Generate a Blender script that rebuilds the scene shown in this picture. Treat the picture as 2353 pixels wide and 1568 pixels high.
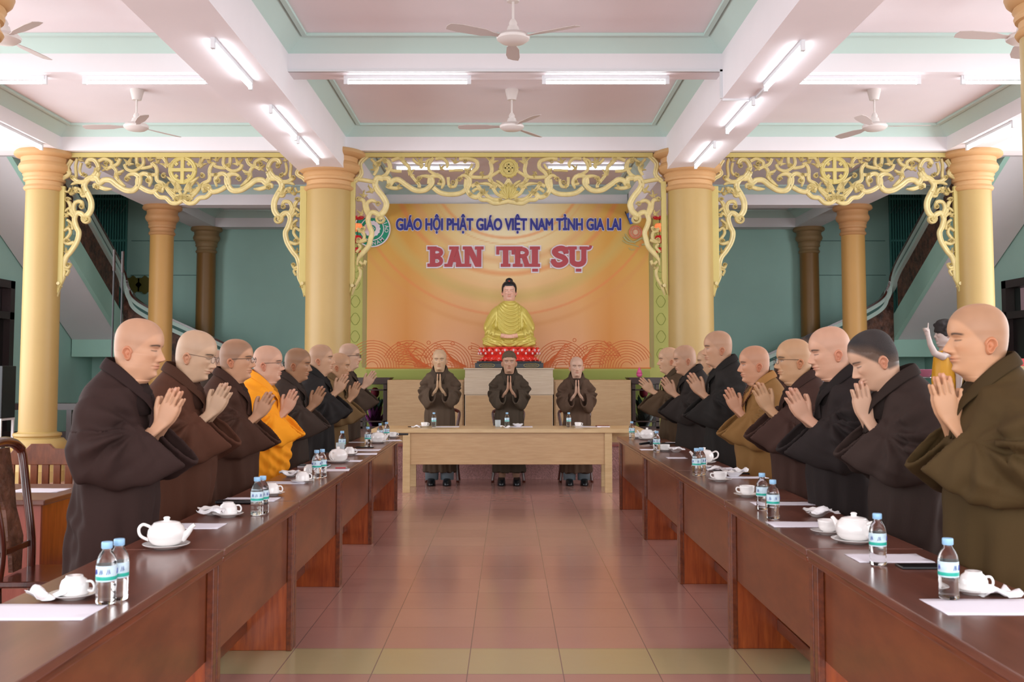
import bpy, math, random
import numpy as np
from mathutils import Vector, Matrix, noise
for _o in list(bpy.data.objects): bpy.data.objects.remove(_o)
S = bpy.context.scene; COL = S.collection
PI = math.pi
# ---------------------------------------------------------------- camera, light, exposure
F = 2391.0; CX = 1168.0; CY = 705.0; HC = 1.40; PITCH = math.atan(150.0/F)
cd = bpy.data.cameras.new('camera'); cam = bpy.data.objects.new('camera', cd); COL.objects.link(cam)
cam.location = (0, 0, HC); cam.rotation_euler = (PI/2+PITCH, 0, 0)
cd.sensor_width = 36; cd.lens = 36*F/2353; cd.shift_x = (1176.5-CX)/2353; cd.shift_y = (CY-784)/2353
cd.clip_start = .05; cd.clip_end = 200
S.camera = cam
cd.dof.use_dof = True; cd.dof.focus_distance = 9.0; cd.dof.aperture_fstop = 7.0
w = bpy.data.worlds.new('daylight'); S.world = w; w.use_nodes = True
wb = w.node_tree.nodes['Background']; wb.inputs[0].default_value = (.93, .97, 1, 1); wb.inputs[1].default_value = 1.0
def area(name, loc, rot, sx, sy, power, color=(1,1,1)):
    l = bpy.data.lights.new(name, 'AREA'); l.shape = 'RECTANGLE'; l.size = sx; l.size_y = sy; l.energy = power; l.color = color
    o = bpy.data.objects.new(name, l); COL.objects.link(o); o.location = loc; o.rotation_euler = rot; return o
# daylight entering through the open veranda behind the camera and the open sides of the hall
area('daylight_rear', (0, -2.9, 2.3), (PI/2, 0, 0), 14, 4.0, 430, (.97, .98, 1))
area('daylight_left', (-8.6, 8.5, 2.4), (PI/2, 0, -PI/2), 11, 3.6, 420, (.97, .98, 1))
area('daylight_right', (8.6, 8.5, 2.4), (PI/2, 0, PI/2), 11, 3.6, 400, (.97, .98, 1))
S.view_settings.view_transform = 'Standard'; S.view_settings.look = 'None'
S.view_settings.exposure = 0.40; S.view_settings.gamma = 1.0; S.view_settings.use_curve_mapping = False
S.cycles.max_bounces = 7; S.cycles.diffuse_bounces = 4; S.cycles.glossy_bounces = 3; S.cycles.transmission_bounces = 6
S.cycles.transparent_max_bounces = 6; S.cycles.caustics_reflective = False; S.cycles.caustics_refractive = False
S.cycles.sample_clamp_indirect = 4.0; S.cycles.use_denoising = True
# ---------------------------------------------------------------- pixel -> place
cp, sp = math.cos(PITCH), math.sin(PITCH)
def ray(px, py):
    a = (px-CX)/F; b = (CY-py)/F
    return Vector((a, cp - b*sp, sp + b*cp))
def PW(px, py, Y):
    r = ray(px, py); t = Y/r.y
    return Vector((r.x*t, Y, HC + r.z*t))
def PT(px, py, z=.74):
    r = ray(px, py); t = (z-HC)/r.z
    return Vector((r.x*t, r.y*t, z))
# ---------------------------------------------------------------- materials
def lin(c):
    return tuple(((v/255)/12.92 if v/255 <= .04045 else ((v/255+.055)/1.055)**2.4) for v in c)
MATS = {}
def mat(name, c=(200,200,200), rough=.5, metal=0, spec=.5, noise_amt=0, noise_scale=8, bump=0, bump_scale=60, wood=None, attr=None, emit=0, trans=0, ior=1.45, coat=0, alpha=1, stretch=(1,1,1), sheen=0):
    if name in MATS: return MATS[name]
    m = bpy.data.materials.new(name); m.use_nodes = True; nt = m.node_tree; N = nt.nodes; L = nt.links
    b = N['Principled BSDF']; col = (*lin(c), 1)
    b.inputs['Base Color'].default_value = col; b.inputs['Roughness'].default_value = rough
    b.inputs['Metallic'].default_value = metal; b.inputs['Specular IOR Level'].default_value = spec
    b.inputs['IOR'].default_value = ior; b.inputs['Coat Weight'].default_value = coat; b.inputs['Coat Roughness'].default_value = .12
    if trans: b.inputs['Transmission Weight'].default_value = trans
    if sheen: b.inputs['Sheen Weight'].default_value = sheen
    if alpha < 1: b.inputs['Alpha'].default_value = alpha
    if emit:
        b.inputs['Emission Color'].default_value = col; b.inputs['Emission Strength'].default_value = emit
    src = None
    tc = N.new('ShaderNodeTexCoord'); mp = N.new('ShaderNodeMapping'); L.new(tc.outputs['Object'], mp.inputs[0]); mp.inputs['Scale'].default_value = stretch
    if attr:
        a = N.new('ShaderNodeAttribute'); a.attribute_name = attr; src = a.outputs['Color']
    if wood:
        nz = N.new('ShaderNodeTexNoise'); nz.inputs['Scale'].default_value = wood[1]; nz.inputs['Detail'].default_value = 6; nz.inputs['Roughness'].default_value = .6
        L.new(mp.outputs[0], nz.inputs['Vector'])
        cr = N.new('ShaderNodeValToRGB'); cr.color_ramp.elements[0].position = .3; cr.color_ramp.elements[1].position = .7
        cr.color_ramp.elements[0].color = (*lin(wood[0]), 1); cr.color_ramp.elements[1].color = col
        L.new(nz.outputs['Fac'], cr.inputs[0]); src = cr.outputs[0]
    if noise_amt:
        nz = N.new('ShaderNodeTexNoise'); nz.inputs['Scale'].default_value = noise_scale; nz.inputs['Detail'].default_value = 5
        L.new(mp.outputs[0], nz.inputs['Vector'])
        mr = N.new('ShaderNodeMapRange'); mr.inputs[1].default_value = .3; mr.inputs[2].default_value = .7
        mr.inputs[3].default_value = 1-noise_amt; mr.inputs[4].default_value = 1+noise_amt; L.new(nz.outputs['Fac'], mr.inputs[0])
        mx = N.new('ShaderNodeVectorMath'); mx.operation = 'SCALE'
        if src: L.new(src, mx.inputs[0])
        else: mx.inputs[0].default_value = col[:3]
        L.new(mr.outputs[0], mx.inputs['Scale']); src = mx.outputs[0]
    if src: L.new(src, b.inputs['Base Color'])
    if bump:
        nz = N.new('ShaderNodeTexNoise'); nz.inputs['Scale'].default_value = bump_scale; nz.inputs['Detail'].default_value = 3
        L.new(mp.outputs[0], nz.inputs['Vector'])
        bp = N.new('ShaderNodeBump'); bp.inputs['Strength'].default_value = bump; bp.inputs['Distance'].default_value = .02
        L.new(nz.outputs['Fac'], bp.inputs['Height']); L.new(bp.outputs[0], b.inputs['Normal'])
    MATS[name] = m
    return m
M_ceil = mat('ceiling_paint', (236,230,234), .85, noise_amt=.02, noise_scale=1.5)
M_beam = mat('beam_paint', (236,232,236), .8, noise_amt=.015, noise_scale=2)
M_cove = mat('mint_cove', (196,222,215), .7)
M_wall = mat('teal_wall', (172,212,202), .75, noise_amt=.05, noise_scale=.8)
M_soff = mat('grey_soffit', (232,228,232), .8, noise_amt=.03, noise_scale=1)
M_mint = mat('mint_plaster', (172,214,200), .7, noise_amt=.03, noise_scale=2)
M_mintl = mat('pale_mint_rail', (200,224,216), .5)
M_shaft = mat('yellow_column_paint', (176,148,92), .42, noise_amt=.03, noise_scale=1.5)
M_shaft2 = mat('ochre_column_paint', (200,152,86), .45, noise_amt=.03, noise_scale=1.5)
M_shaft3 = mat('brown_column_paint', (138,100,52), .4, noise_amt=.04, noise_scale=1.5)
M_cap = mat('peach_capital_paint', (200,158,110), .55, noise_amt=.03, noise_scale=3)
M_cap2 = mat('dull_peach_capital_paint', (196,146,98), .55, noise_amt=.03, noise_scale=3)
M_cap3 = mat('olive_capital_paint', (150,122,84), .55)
M_gilt = mat('carved_gilt_paint', (206,190,134), .38, noise_amt=.1, noise_scale=14, spec=.6)
M_gilt2 = mat('gilt_rail_paint', (196,180,110), .45, noise_amt=.03, noise_scale=3)
M_brown = mat('red_brown_table_wood', (124,60,30), .28, wood=((82,36,20), 3.0), stretch=(14,1.5,14), coat=.35)
M_brownp = mat('brown_panel_wood', (130,70,38), .3, wood=((98,48,24), 3.0), stretch=(10,1,3), coat=.25)
M_brownl = mat('orange_side_wood', (172,84,38), .3, wood=((128,52,22), 3.5), stretch=(12,10,1.2), coat=.3)
M_top = mat('polished_table_top', (112,66,52), .30, wood=((92,50,38), 2.0), stretch=(9,1,9), coat=.22, spec=.5)
M_rose = mat('rosewood', (92,38,24), .22, wood=((52,20,14), 4), stretch=(8,8,1.5), coat=.5)
M_oak = mat('pale_laminate', (206,180,136), .35, wood=((190,160,118), 4), stretch=(1.2,9,9), coat=.1)
M_oakp = mat('pale_laminate_panel', (194,162,122), .4, wood=((180,146,106), 4), stretch=(1,9,10))
M_oakw = mat('whitened_laminate', (204,188,166), .45, wood=((190,170,146), 4), stretch=(1,9,14))
M_dark = mat('dark_wood', (52,30,26), .35, coat=.3)
M_white = mat('white_porcelain', (238,234,232), .12, spec=.6, coat=.5)
M_paper = mat('white_paper', (232,228,238), .8)
M_tissue = mat('tissue', (240,238,240), .9, bump=.4, bump_scale=40)
M_pet = mat('clear_plastic', (252,254,255), .04, trans=1, ior=1.33)
M_label = mat('bottle_label', (196,220,232), .35, noise_amt=.12, noise_scale=60)
M_teal = mat('label_teal_band', (40,168,150), .35)
M_bcap = mat('blue_bottle_cap', (150,196,232), .35)
M_black = mat('black_plastic', (24,26,30), .3)
M_fan = mat('fan_enamel', (222,216,212), .4)
M_blade = mat('fan_blade', (196,186,182), .5)
M_fix = mat('tube_fixture', (222,224,228), .4)
M_tube = mat('lit_tube', (250,252,255), .4, emit=10)
M_metal = mat('grey_metal', (150,152,156), .35, metal=.9)
M_gate = mat('dark_green_gate', (44,108,104), .5)
M_gold = mat('gold_robe_paint', (214,196,98), .3, metal=.2, spec=.7)
M_red = mat('red_lotus_paint', (232,58,46), .2, coat=.5)
M_glass = mat('cabinet_glass', (235,245,245), .03, trans=1, ior=1.1)
M_pebble = mat('pink_pebbledash', (176,132,128), .8, noise_amt=.25, noise_scale=60, bump=.8, bump_scale=70)
# ---------------------------------------------------------------- mesh helpers
def sset(o, label=None, cat=None, group=None, kind=None):
    if label: o['label'] = label
    if cat: o['category'] = cat
    if group: o['group'] = group
    if kind: o['kind'] = kind
    return o
def thing(name, label, cat, loc=(0,0,0), rz=0, group=None):
    o = bpy.data.objects.new(name, None); COL.objects.link(o); o.empty_display_size = .1
    o.location = loc; o.rotation_euler = (0,0,rz)
    return sset(o, label, cat, group)
class MB:
    def __init__(s): s.v = []; s.f = []; s.c = None
    def add(s, v, f):
        k = len(s.v); s.v += [tuple(p) for p in v]; s.f += [tuple(i+k for i in q) for q in f]; return s
    def box(s, x0, x1, y0, y1, z0, z1):
        return s.add([(x0,y0,z0),(x1,y0,z0),(x1,y1,z0),(x0,y1,z0),(x0,y0,z1),(x1,y0,z1),(x1,y1,z1),(x0,y1,z1)],
                     [(3,2,1,0),(4,5,6,7),(0,1,5,4),(1,2,6,5),(2,3,7,6),(3,0,4,7)])
    def prism(s, pts, d0, d1, axis='y'):      # pts 2D polygon, extruded along axis
        n = len(pts)
        def P(a, b, d): return (a,d,b) if axis == 'y' else ((d,a,b) if axis == 'x' else (a,b,d))
        v = [P(a,b,d0) for a,b in pts] + [P(a,b,d1) for a,b in pts]
        f = [tuple(range(n)), tuple(range(2*n-1, n-1, -1))] + [(i, i+n, (i+1)%n+n, (i+1)%n) for i in range(n)]
        return s.add(v, f)
    def lathe(s, prof, n=32, c=(0,0,0), sx=1, sy=1, a0=0):
        v = []; f = []
        for r, z in prof:
            for i in range(n):
                a = a0+2*PI*i/n; v.append((c[0]+r*sx*math.cos(a), c[1]+r*sy*math.sin(a), c[2]+z))
        m = len(prof)
        for j in range(m-1):
            for i in range(n):
                k = (i+1)%n; f.append((j*n+i, j*n+k, (j+1)*n+k, (j+1)*n+i))
        f.append(tuple(range(n-1,-1,-1))); f.append(tuple(range((m-1)*n, m*n)))
        return s.add(v, f)
    def rings(s, R, cap=True):                # list of equal-length closed rings
        n = len(R[0]); v = [p for r in R for p in r]; f = []
        for j in range(len(R)-1):
            for i in range(n):
                k = (i+1)%n; f.append((j*n+i, j*n+k, (j+1)*n+k, (j+1)*n+i))
        if cap: f.append(tuple(range(n-1,-1,-1))); f.append(tuple(range((len(R)-1)*n, len(R)*n)))
        return s.add(v, f)
    def tube(s, pts, r, n=10, closed=False, up=None):
        pts = [Vector(p) for p in pts]; m = len(pts); R = []
        rr = r if isinstance(r, (list, tuple)) else [r]*m
        prev = Vector(up) if up else None
        for i in range(m):
            if closed: t = pts[(i+1)%m]-pts[i-1]
            else: t = pts[min(i+1,m-1)]-pts[max(i-1,0)]
            t.normalize()
            if prev is None: prev = Vector((0,0,1)) if abs(t.z) < .9 else Vector((1,0,0))
            u = prev - t*prev.dot(t)
            if u.length < 1e-4: u = t.orthogonal()
            u.normalize(); w_ = t.cross(u); prev = u
            R.append([pts[i] + (u*math.cos(2*PI*k/n) + w_*math.sin(2*PI*k/n))*rr[i] for k in range(n)])
        if closed:
            nn = len(s.v); s.rings(R, cap=False); k0 = nn
            for i in range(n):
                k = (i+1)%n; s.f.append((k0+(m-1)*n+i, k0+(m-1)*n+k, k0+k, k0+i))
            return s
        return s.rings(R)
    def sphere(s, c, r, n=16, m=10):
        rx, ry, rz = r if isinstance(r, (list,tuple)) else (r,r,r)
        R = []
        for j in range(1, m):
            a = -PI/2+PI*j/m
            R.append([(c[0]+rx*math.cos(a)*math.cos(2*PI*i/n), c[1]+ry*math.cos(a)*math.sin(2*PI*i/n), c[2]+rz*math.sin(a)) for i in range(n)])
        return s.rings(R)
    def xf(s, M, k0=0):
        s.v = s.v[:k0] + [tuple(M @ Vector(p)) for p in s.v[k0:]]; return s
    def mesh(s, name, m):
        me = bpy.data.meshes.new(name); me.from_pydata(s.v, [], s.f); me.validate(); me.update()
        if m: me.materials.append(m)
        return me
    def build(s, name, m, parent=None, smooth=False, bevel=0, world=False, origin=None):
        if world and parent is not None:
            o = parent.location; s.v = [(a-o[0], b-o[1], c-o[2]) for a,b,c in s.v]
        if origin is not None: s.v = [(a-origin[0], b-origin[1], c-origin[2]) for a,b,c in s.v]
        me = s.mesh(name, m); return link(name, me, parent, smooth, bevel, origin)
def link(name, me, parent=None, smooth=False, bevel=0, origin=None):
    o = bpy.data.objects.new(name, me); COL.objects.link(o)
    if parent is not None: o.parent = parent
    if origin is not None: o.location = origin
    if smooth:
        me.polygons.foreach_set('use_smooth', [True]*len(me.polygons))
        if smooth == 'auto':
            try: me.set_sharp_from_angle(angle=math.radians(38))
            except Exception: pass
    if bevel:
        b = o.modifiers.new('bevel', 'BEVEL'); b.width = bevel; b.segments = 2; b.limit_method = 'ANGLE'
    return o
def struct(o): o['kind'] = 'structure'; return o
def copy_tree(o, parent=None):
    c = o.copy(); COL.objects.link(c); c.parent = parent
    for ch in o.children: copy_tree(ch, c)
    return c
def place(o, loc, rz=0, label=None, group=None, first=False, scale=None):
    c = o if first else copy_tree(o)
    c.location = loc; c.rotation_euler = (0,0,rz)
    if scale: c.scale = (scale,)*3
    if label: c['label'] = label
    if group: c['group'] = group
    return c
def catmull(P, k=8, closed=False):
    P = [np.array(p, float) for p in P]; n = len(P); out = []
    for i in range(n if closed else n-1):
        if closed: a,b,c,d = P[i-1],P[i],P[(i+1)%n],P[(i+2)%n]
        else: a,b,c,d = P[max(i-1,0)],P[i],P[i+1],P[min(i+2,n-1)]
        for j in range(k):
            t = j/k; out.append(.5*((2*b)+(-a+c)*t+(2*a-5*b+4*c-d)*t*t+(-a+3*b-3*c+d)*t**3))
    if not closed: out.append(P[-1])
    return out
# ---------------------------------------------------------------- room
ZC = 4.60; ZB = PW(1168, 346, 13.42).z; ZL = PW(1168, 387, 13.3).z; XW = 8.39; YB = 21.0
def tile_floor(name, c1, c2, stripe=None, rough=.16, phase=(.19,-.37), T=.445):
    m = bpy.data.materials.new(name); m.use_nodes = True; N = m.node_tree.nodes; L = m.node_tree.links; b = N['Principled BSDF']
    tc = N.new('ShaderNodeTexCoord'); sep = N.new('ShaderNodeSeparateXYZ'); L.new(tc.outputs['Object'], sep.inputs[0])
    def mth(op, a, bb=None, cc=None):
        n = N.new('ShaderNodeMath'); n.operation = op
        for i, x in enumerate((a, bb, cc)):
            if x is None: continue
            if isinstance(x, (int,float)): n.inputs[i].default_value = x
            else: L.new(x, n.inputs[i])
        return n.outputs[0]
    gx = mth('MULTIPLY_ADD', sep.outputs[0], 1/T, phase[0]/T); gy = mth('MULTIPLY_ADD', sep.outputs[1], 1/T, phase[1]/T)
    fx = mth('FRACT', gx); fy = mth('FRACT', gy)
    def edge(f): return mth('MINIMUM', f, mth('SUBTRACT', 1.0, f))
    e = mth('MINIMUM', edge(fx), edge(fy)); line = mth('LESS_THAN', e, .0055)
    cv = N.new('ShaderNodeCombineXYZ'); L.new(mth('FLOOR', gx), cv.inputs[0]); L.new(mth('FLOOR', gy), cv.inputs[1])
    wn = N.new('ShaderNodeTexWhiteNoise'); wn.noise_dimensions = '2D'; L.new(cv.outputs[0], wn.inputs['Vector'])
    nz = N.new('ShaderNodeTexNoise'); nz.inputs['Scale'].default_value = 2.2; nz.inputs['Detail'].default_value = 5; L.new(tc.outputs['Object'], nz.inputs['Vector'])
    fac = mth('ADD', mth('MULTIPLY', wn.outputs[0], .45), mth('MULTIPLY', nz.outputs['Fac'], .55))
    mx = N.new('ShaderNodeMix'); mx.data_type = 'RGBA'; L.new(fac, mx.inputs[0]); mx.inputs[6].default_value = (*lin(c1),1); mx.inputs[7].default_value = (*lin(c2),1)
    src = mx.outputs[2]
    if stripe:
        s1 = mth('MULTIPLY', mth('GREATER_THAN', sep.outputs[1], stripe[0]), mth('LESS_THAN', sep.outputs[1], stripe[1]))
        m2 = N.new('ShaderNodeMix'); m2.data_type = 'RGBA'; L.new(s1, m2.inputs[0]); L.new(src, m2.inputs[6]); m2.inputs[7].default_value = (*lin(stripe[2]),1); src = m2.outputs[2]
    m3 = N.new('ShaderNodeMix'); m3.data_type = 'RGBA'; L.new(line, m3.inputs[0]); L.new(src, m3.inputs[6]); m3.inputs[7].default_value = (*lin((128,104,98)),1)
    L.new(m3.outputs[2], b.inputs['Base Color'])
    b.inputs['Roughness'].default_value = rough; b.inputs['Specular IOR Level'].default_value = .5
    bp = N.new('ShaderNodeBump'); bp.inputs['Strength'].default_value = .12; bp.inputs['Distance'].default_value = .01
    n2 = N.new('ShaderNodeTexNoise'); n2.inputs['Scale'].default_value = 5; n2.inputs['Detail'].default_value = 2; L.new(tc.outputs['Object'], n2.inputs['Vector'])
    L.new(n2.outputs['Fac'], bp.inputs['Height']); L.new(bp.outputs[0], b.inputs['Normal'])
    return m
def fl(py): return PT(1168, py, 0).y
M_floor = tile_floor('glossy_mauve_tiles', (172,128,118), (188,144,132), stripe=(fl(1550), fl(1490.5), (182,168,128)), phase=(.19, -fl(1550)))
M_stage = tile_floor('stage_mauve_tiles', (150,108,100), (164,120,108))
struct(MB().box(-XW-.2, XW+.2, -3, YB+.3, -.1, 0).build('floor', M_floor))
struct(MB().box(-XW, XW, YB, YB+.2, 0, 6.2).build('wall_back', M_wall))
# side walls: solid at the stair end, open veranda nearer the camera
def side_wall(sx, name):
    m = MB(); x0, x1 = sorted((sx*XW, sx*(XW+.2)))
    m.box(x0, x1, 17.55, YB+.2, 0, 6.2)
    m.box(x0, x1, 14.3, 17.55, 2.93, 6.2)
    m.box(x0, x1, 14.3, 14.6, 0, 2.93)
    struct(m.build(name, M_wall))
side_wall(-1, 'wall_left'); side_wall(1, 'wall_right')
# ceiling slab with beams and mint coves
ce = struct(MB().box(-XW-.2, XW+.2, -3, 17.9, ZC, ZC+.15).build('ceiling', M_ceil))
MB().box(-6.3, 6.3, 17.9, YB+.2, ZC, ZC+.15).build('rear_slab', M_ceil, ce)
XB = [(-6.32,-5.84), (-2.74,-2.12), (2.06,2.66), (5.72,6.2)]
YBM = [(5.9,6.25), (9.86,10.12), (13.42,13.72), (17.85,18.2), (20.6,20.95)]
zb = [ZB, ZL, ZL, ZB]
for i, (a, b) in enumerate(XB):
    MB().box(a, b, -3, 17.68 if i in (1,2) else YB, zb[i], ZC+.05).build('beam', M_beam, ce)
for (a, b) in YBM:
    for x0, x1 in ((-XW,-6.32), (-5.84,-2.74), (-2.12,2.06), (2.66,5.72), (6.2,XW)):
        if a > 17 and abs(x0) + abs(x1) > 13: continue
        MB().box(x0, x1, a, b, ZB, ZC+.05).build('beam', M_beam, ce)
def cove(x0, x1, y0, y1):
    w_, h_ = .17, .135; m = MB(); c = ZC
    for k, (ww, hh, zz) in enumerate(((w_, h_, c), (w_+.045, .03, c))):
        o = [(x0,y0),(x1,y0),(x1,y1),(x0,y1)]; i_ = [(x0+ww,y0+ww),(x1-ww,y0+ww),(x1-ww,y1-ww),(x0+ww,y1-ww)]
        v = [(p[0],p[1],zz-hh) for p in o] + [(p[0],p[1],zz-.001) for p in i_]
        if k: v = [(p[0],p[1],zz-hh) for p in i_] + [(p[0],p[1],zz-.001) for p in i_]; v = [(p[0],p[1],zz-hh) for p in [(x0+w_,y0+w_),(x1-w_,y0+w_),(x1-w_,y1-w_),(x0+w_,y1-w_)]] + v
        f = [(i, (i+1)%4, (i+1)%4+4, i+4) for i in range(4)]
        if k: f += [(i+4, (i+1)%4+4, (i+1)%4+8, i+8) for i in range(4)]
        m.add(v, f)
    return m.build('cove_moulding', M_cove, ce)
ys = [(-3,5.9)] + [(YBM[i][1], YBM[i+1][0]) for i in range(4)]
for (y0, y1) in ys:
    for x0, x1 in ((-5.84,-2.74), (-2.12,2.06), (2.66,5.72)): cove(x0, x1, y0, y1)
    if y1 < 18:
        cove(-XW, -6.32, y0, y1); cove(6.2, XW, y0, y1)
# upper stairwell lid so that no sky shows over the stairs
struct(MB().box(-XW-.2, -6.3, 17.9, YB+.2, 6.2, 6.35).build('trim_1', M_soff))
struct(MB().box(6.3, XW+.2, 17.9, YB+.2, 6.2, 6.35).build('trim_2', M_soff))
for k, sx in enumerate((-1, 1)):
    x0, x1 = sorted((sx*6.25, sx*XW)); struct(MB().box(x0, x1, 17.75, 17.9, ZC-.05, 6.2).build('trim_%d' % (3+k), M_wall))
    x0, x1 = sorted((sx*6.25, sx*6.3)); struct(MB().box(x0, x1, 17.9, YB, ZC-.05, 6.2).build('trim_%d' % (5+k), M_wall))
# cable trunking on the ceiling beams
tr = MB(); tr.box(-2.12, 2.06, 9.84, 9.87, ZB-.0, ZB+.025); tr.box(2.035, 2.06, 9.84, 9.87, ZL, ZB+.02); tr.box(2.06, 2.37, 9.86, 9.885, ZL-.02, ZL+.0); tr.box(2.36,2.385, 9.5, 10.2, ZL-.02, ZL)
struct(tr.build('trim_7', M_fix))
# side doors with transoms
M_frame = mat('dark_door_frame', (44,32,32), .4); M_door = mat('dark_door_leaf', (26,20,20), .35)
M_pinkw = mat('pink_outer_wall', (226,158,168), .8); M_leafo = mat('outdoor_foliage', (196,214,190), .8, noise_amt=.5, noise_scale=30)
for k, sx in enumerate((-1, 1)):
    x = sx*XW; o = struct(thing('door_%d' % (k+1), None, None, (x, 16.05, 0))); del_ = None
    f = MB(); xa, xb = sorted((x-sx*.05, x+sx*.2))
    f.box(xa, xb, 17.4, 17.55, 0, 2.93); f.box(xa, xb, 14.6, 14.75, 0, 2.93); f.box(xa, xb, 14.6, 17.55, 2.8, 2.93); f.box(xa, xb, 14.6, 17.55, 2.28, 2.4)
    f.box(xa, xb, 16.02, 16.12, 2.4, 2.8)
    f.build('door_frame', M_frame, o, world=True)
    d = MB(); xa, xb = sorted((x+sx*.06, x+sx*.1)); d.box(xa, xb, 14.75, 16.06, 0, 2.28); d.box(xa, xb, 16.09, 17.4, 0, 2.28)
    xa, xb = sorted((x+sx*.03, x+sx*.06))
    for yy in (14.95, 16.25):
        for zz in (.2, 1.25): d.box(xa, xb, yy, yy+.95, zz, zz+.85)
    d.build('door_leaf', M_door, o, world=True)
    g = MB(); xa, xb = sorted((x+sx*.1, x+sx*.11)); g.box(xa, xb, 14.75, 17.4, 2.4, 2.8); g.build('transom_glass', M_glass, o, world=True)
    wl = MB(); xa, xb = sorted((x+sx*1.2, x+sx*1.4)); wl.box(xa, xb, 13, 22, 0, 5)
    struct(wl.build('wall_outer_' + ('left' if sx < 0 else 'right'), M_pinkw))
    wl = MB(); xa, xb = sorted((x+sx*.95, x+sx*1.19)); wl.box(xa, xb, 14.0, 18.1, .1, 4.6)
    if sx > 0: sset(wl.build('hedge', M_leafo), 'pale green foliage seen through the transom of the right side door', 'foliage', kind='stuff')
# ---------------------------------------------------------------- columns
def col_profile(r):
    k = r/.235
    base = [(r*1.75,0),(r*1.75,.14),(r*1.62,.16),(r*1.35,.28),(r*1.3,.33),(r*1.5,.36),(r*1.62,.42),(r*1.6,.48),(r*1.38,.54),(r*1.2,.55),(r*1.2,.56),(r*1.28,.58),(r*1.26,.61),(r*1.05,.62),(r,.63)]
    return base
def column(x, y, r, zt, ms, mc, label, scale=1.0, group='round columns of the hall'):
    t = thing('column', label, 'column', (x,y,0), 0, None)
    h = scale
    MB().lathe(col_profile(r), 48).build('column_base', ms, t, smooth='auto')
    MB().lathe([(r,.62),(r*.985,2.2),(r*.97,zt-.5*h)], 48).build('shaft', ms, t, smooth='auto')
    z = zt; q = r*.97
    cap = [(q,-.52),(q*1.08,-.51),(q*1.14,-.485),(q*1.08,-.46),(q*1.02,-.45),(q*1.02,-.40),(q*1.12,-.39),(q*1.16,-.365),(q*1.12,-.34),(q*1.14,-.33),(q*1.2,-.31),(q*1.16,-.29),
           (q*1.22,-.285),(q*1.38,-.25),(q*1.44,-.21),(q*1.38,-.175),(q*1.3,-.15),(q*1.32,-.09),(q*1.42,-.085),(q*1.6,-.07),(q*1.68,-.05),(q*1.66,-.02),(q*1.6,0)]
    MB().lathe([(a, z+b*h) for a, b in cap], 48).build('capital', mc, t, smooth='auto')
    return t
Y1 = 13.57
pL = PW(100, 500, Y1).x; pR = PW(2237, 500, Y1).x; iL = PW(756, 500, Y1).x; iR = PW(1585.5, 500, Y1).x
column(pL, Y1, .232, ZB, M_shaft, M_cap, 'slim yellow column at the left edge, front row, peach capital, wide moulded base')
column(pR, Y1, .232, ZB, M_shaft, M_cap, 'slim yellow column behind the olive robed monk at the right edge')
column(iL, Y1, .298, ZB, M_shaft, M_cap, 'thick yellow column just left of the banner, under the left ceiling beam')
column(iR, Y1, .298, ZB, M_shaft, M_cap, 'thick yellow column just right of the banner, under the right ceiling beam')
Y2 = 18.0
column(PW(371, 600, Y2).x, Y2, .205, ZB, M_shaft2, M_cap2, 'ochre column in the second row at left, in front of the staircase rail')
column(PW(1961, 600, Y2).x, Y2, .205, ZB, M_shaft2, M_cap2, 'ochre column in the second row at right, in front of the staircase rail')
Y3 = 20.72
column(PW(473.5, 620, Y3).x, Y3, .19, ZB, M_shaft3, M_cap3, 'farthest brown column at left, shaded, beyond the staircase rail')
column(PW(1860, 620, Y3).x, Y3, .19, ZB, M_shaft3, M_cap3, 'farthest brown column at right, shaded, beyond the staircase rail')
# near pair: only the capitals reach into the upper corners of the view
for sx, px, lb in ((-1, -6, 'column whose peach capital pokes into the top left corner'), (1, 2347, 'column whose peach capital pokes into the top right corner')):
    e = PW(px, 60, 7.4).x
    column(e + sx*.23, 7.4, .23, ZB+.06, M_shaft, M_cap, lb)
# ---------------------------------------------------------------- tube lights
def tube_light():
    t = thing('fluorescent_tube_light', 'x', 'ceiling light')
    L_ = 1.2
    MB().box(-.02,.02,-L_/2,L_/2,-.035,0).build('fixture', M_fix, t)
    for s in (-1,1): MB().box(-.015,.015, s*L_/2-.02 if s<0 else L_/2-.02, s*L_/2+.02 if s<0 else L_/2+.02, -.085,0).build('lamp_holder', M_fix, t)
    m = MB(); m.tube([(0,-L_/2+.02,-.065),(0,L_/2-.02,-.065)], .016, 12); m.build('tube', M_tube, t, smooth='auto')
    return t
TL = tube_light()
G = 'fluorescent tubes on the ceiling beams'
first = True
def put_tube(x, y, z, rz, lab):
    global first
    place(TL, (x,y,z), rz, lab, G, first=first); first = False
xl, xr = -2.42, 2.36
for k, (p0, p1) in enumerate(((105,200),(255,318),(325,375))):
    ya = PT(1168, p0, ZL-.06).y; yb = PT(1168, p1, ZL-.06).y; px = (490,622,685)[k]
    put_tube(PT(px, p0, ZL-.06).x, (ya+yb)/2, ZL, 0, 'lit tube under the left long beam, %s of three in that line' % ('nearest the camera','middle','farthest')[k])
for k, (p0, p1) in enumerate(((112,203),(235,305),(335,385))):
    ya = PT(1168, p0, ZL-.06).y; yb = PT(1168, p1, ZL-.06).y; px = (1843,1733,1643)[k]
    put_tube(PT(px, p0, ZL-.06).x, (ya+yb)/2, ZL, 0, 'lit tube under the right long beam, %s of three in that line' % ('nearest the camera','middle','farthest')[k])
YT = 9.99
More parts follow.
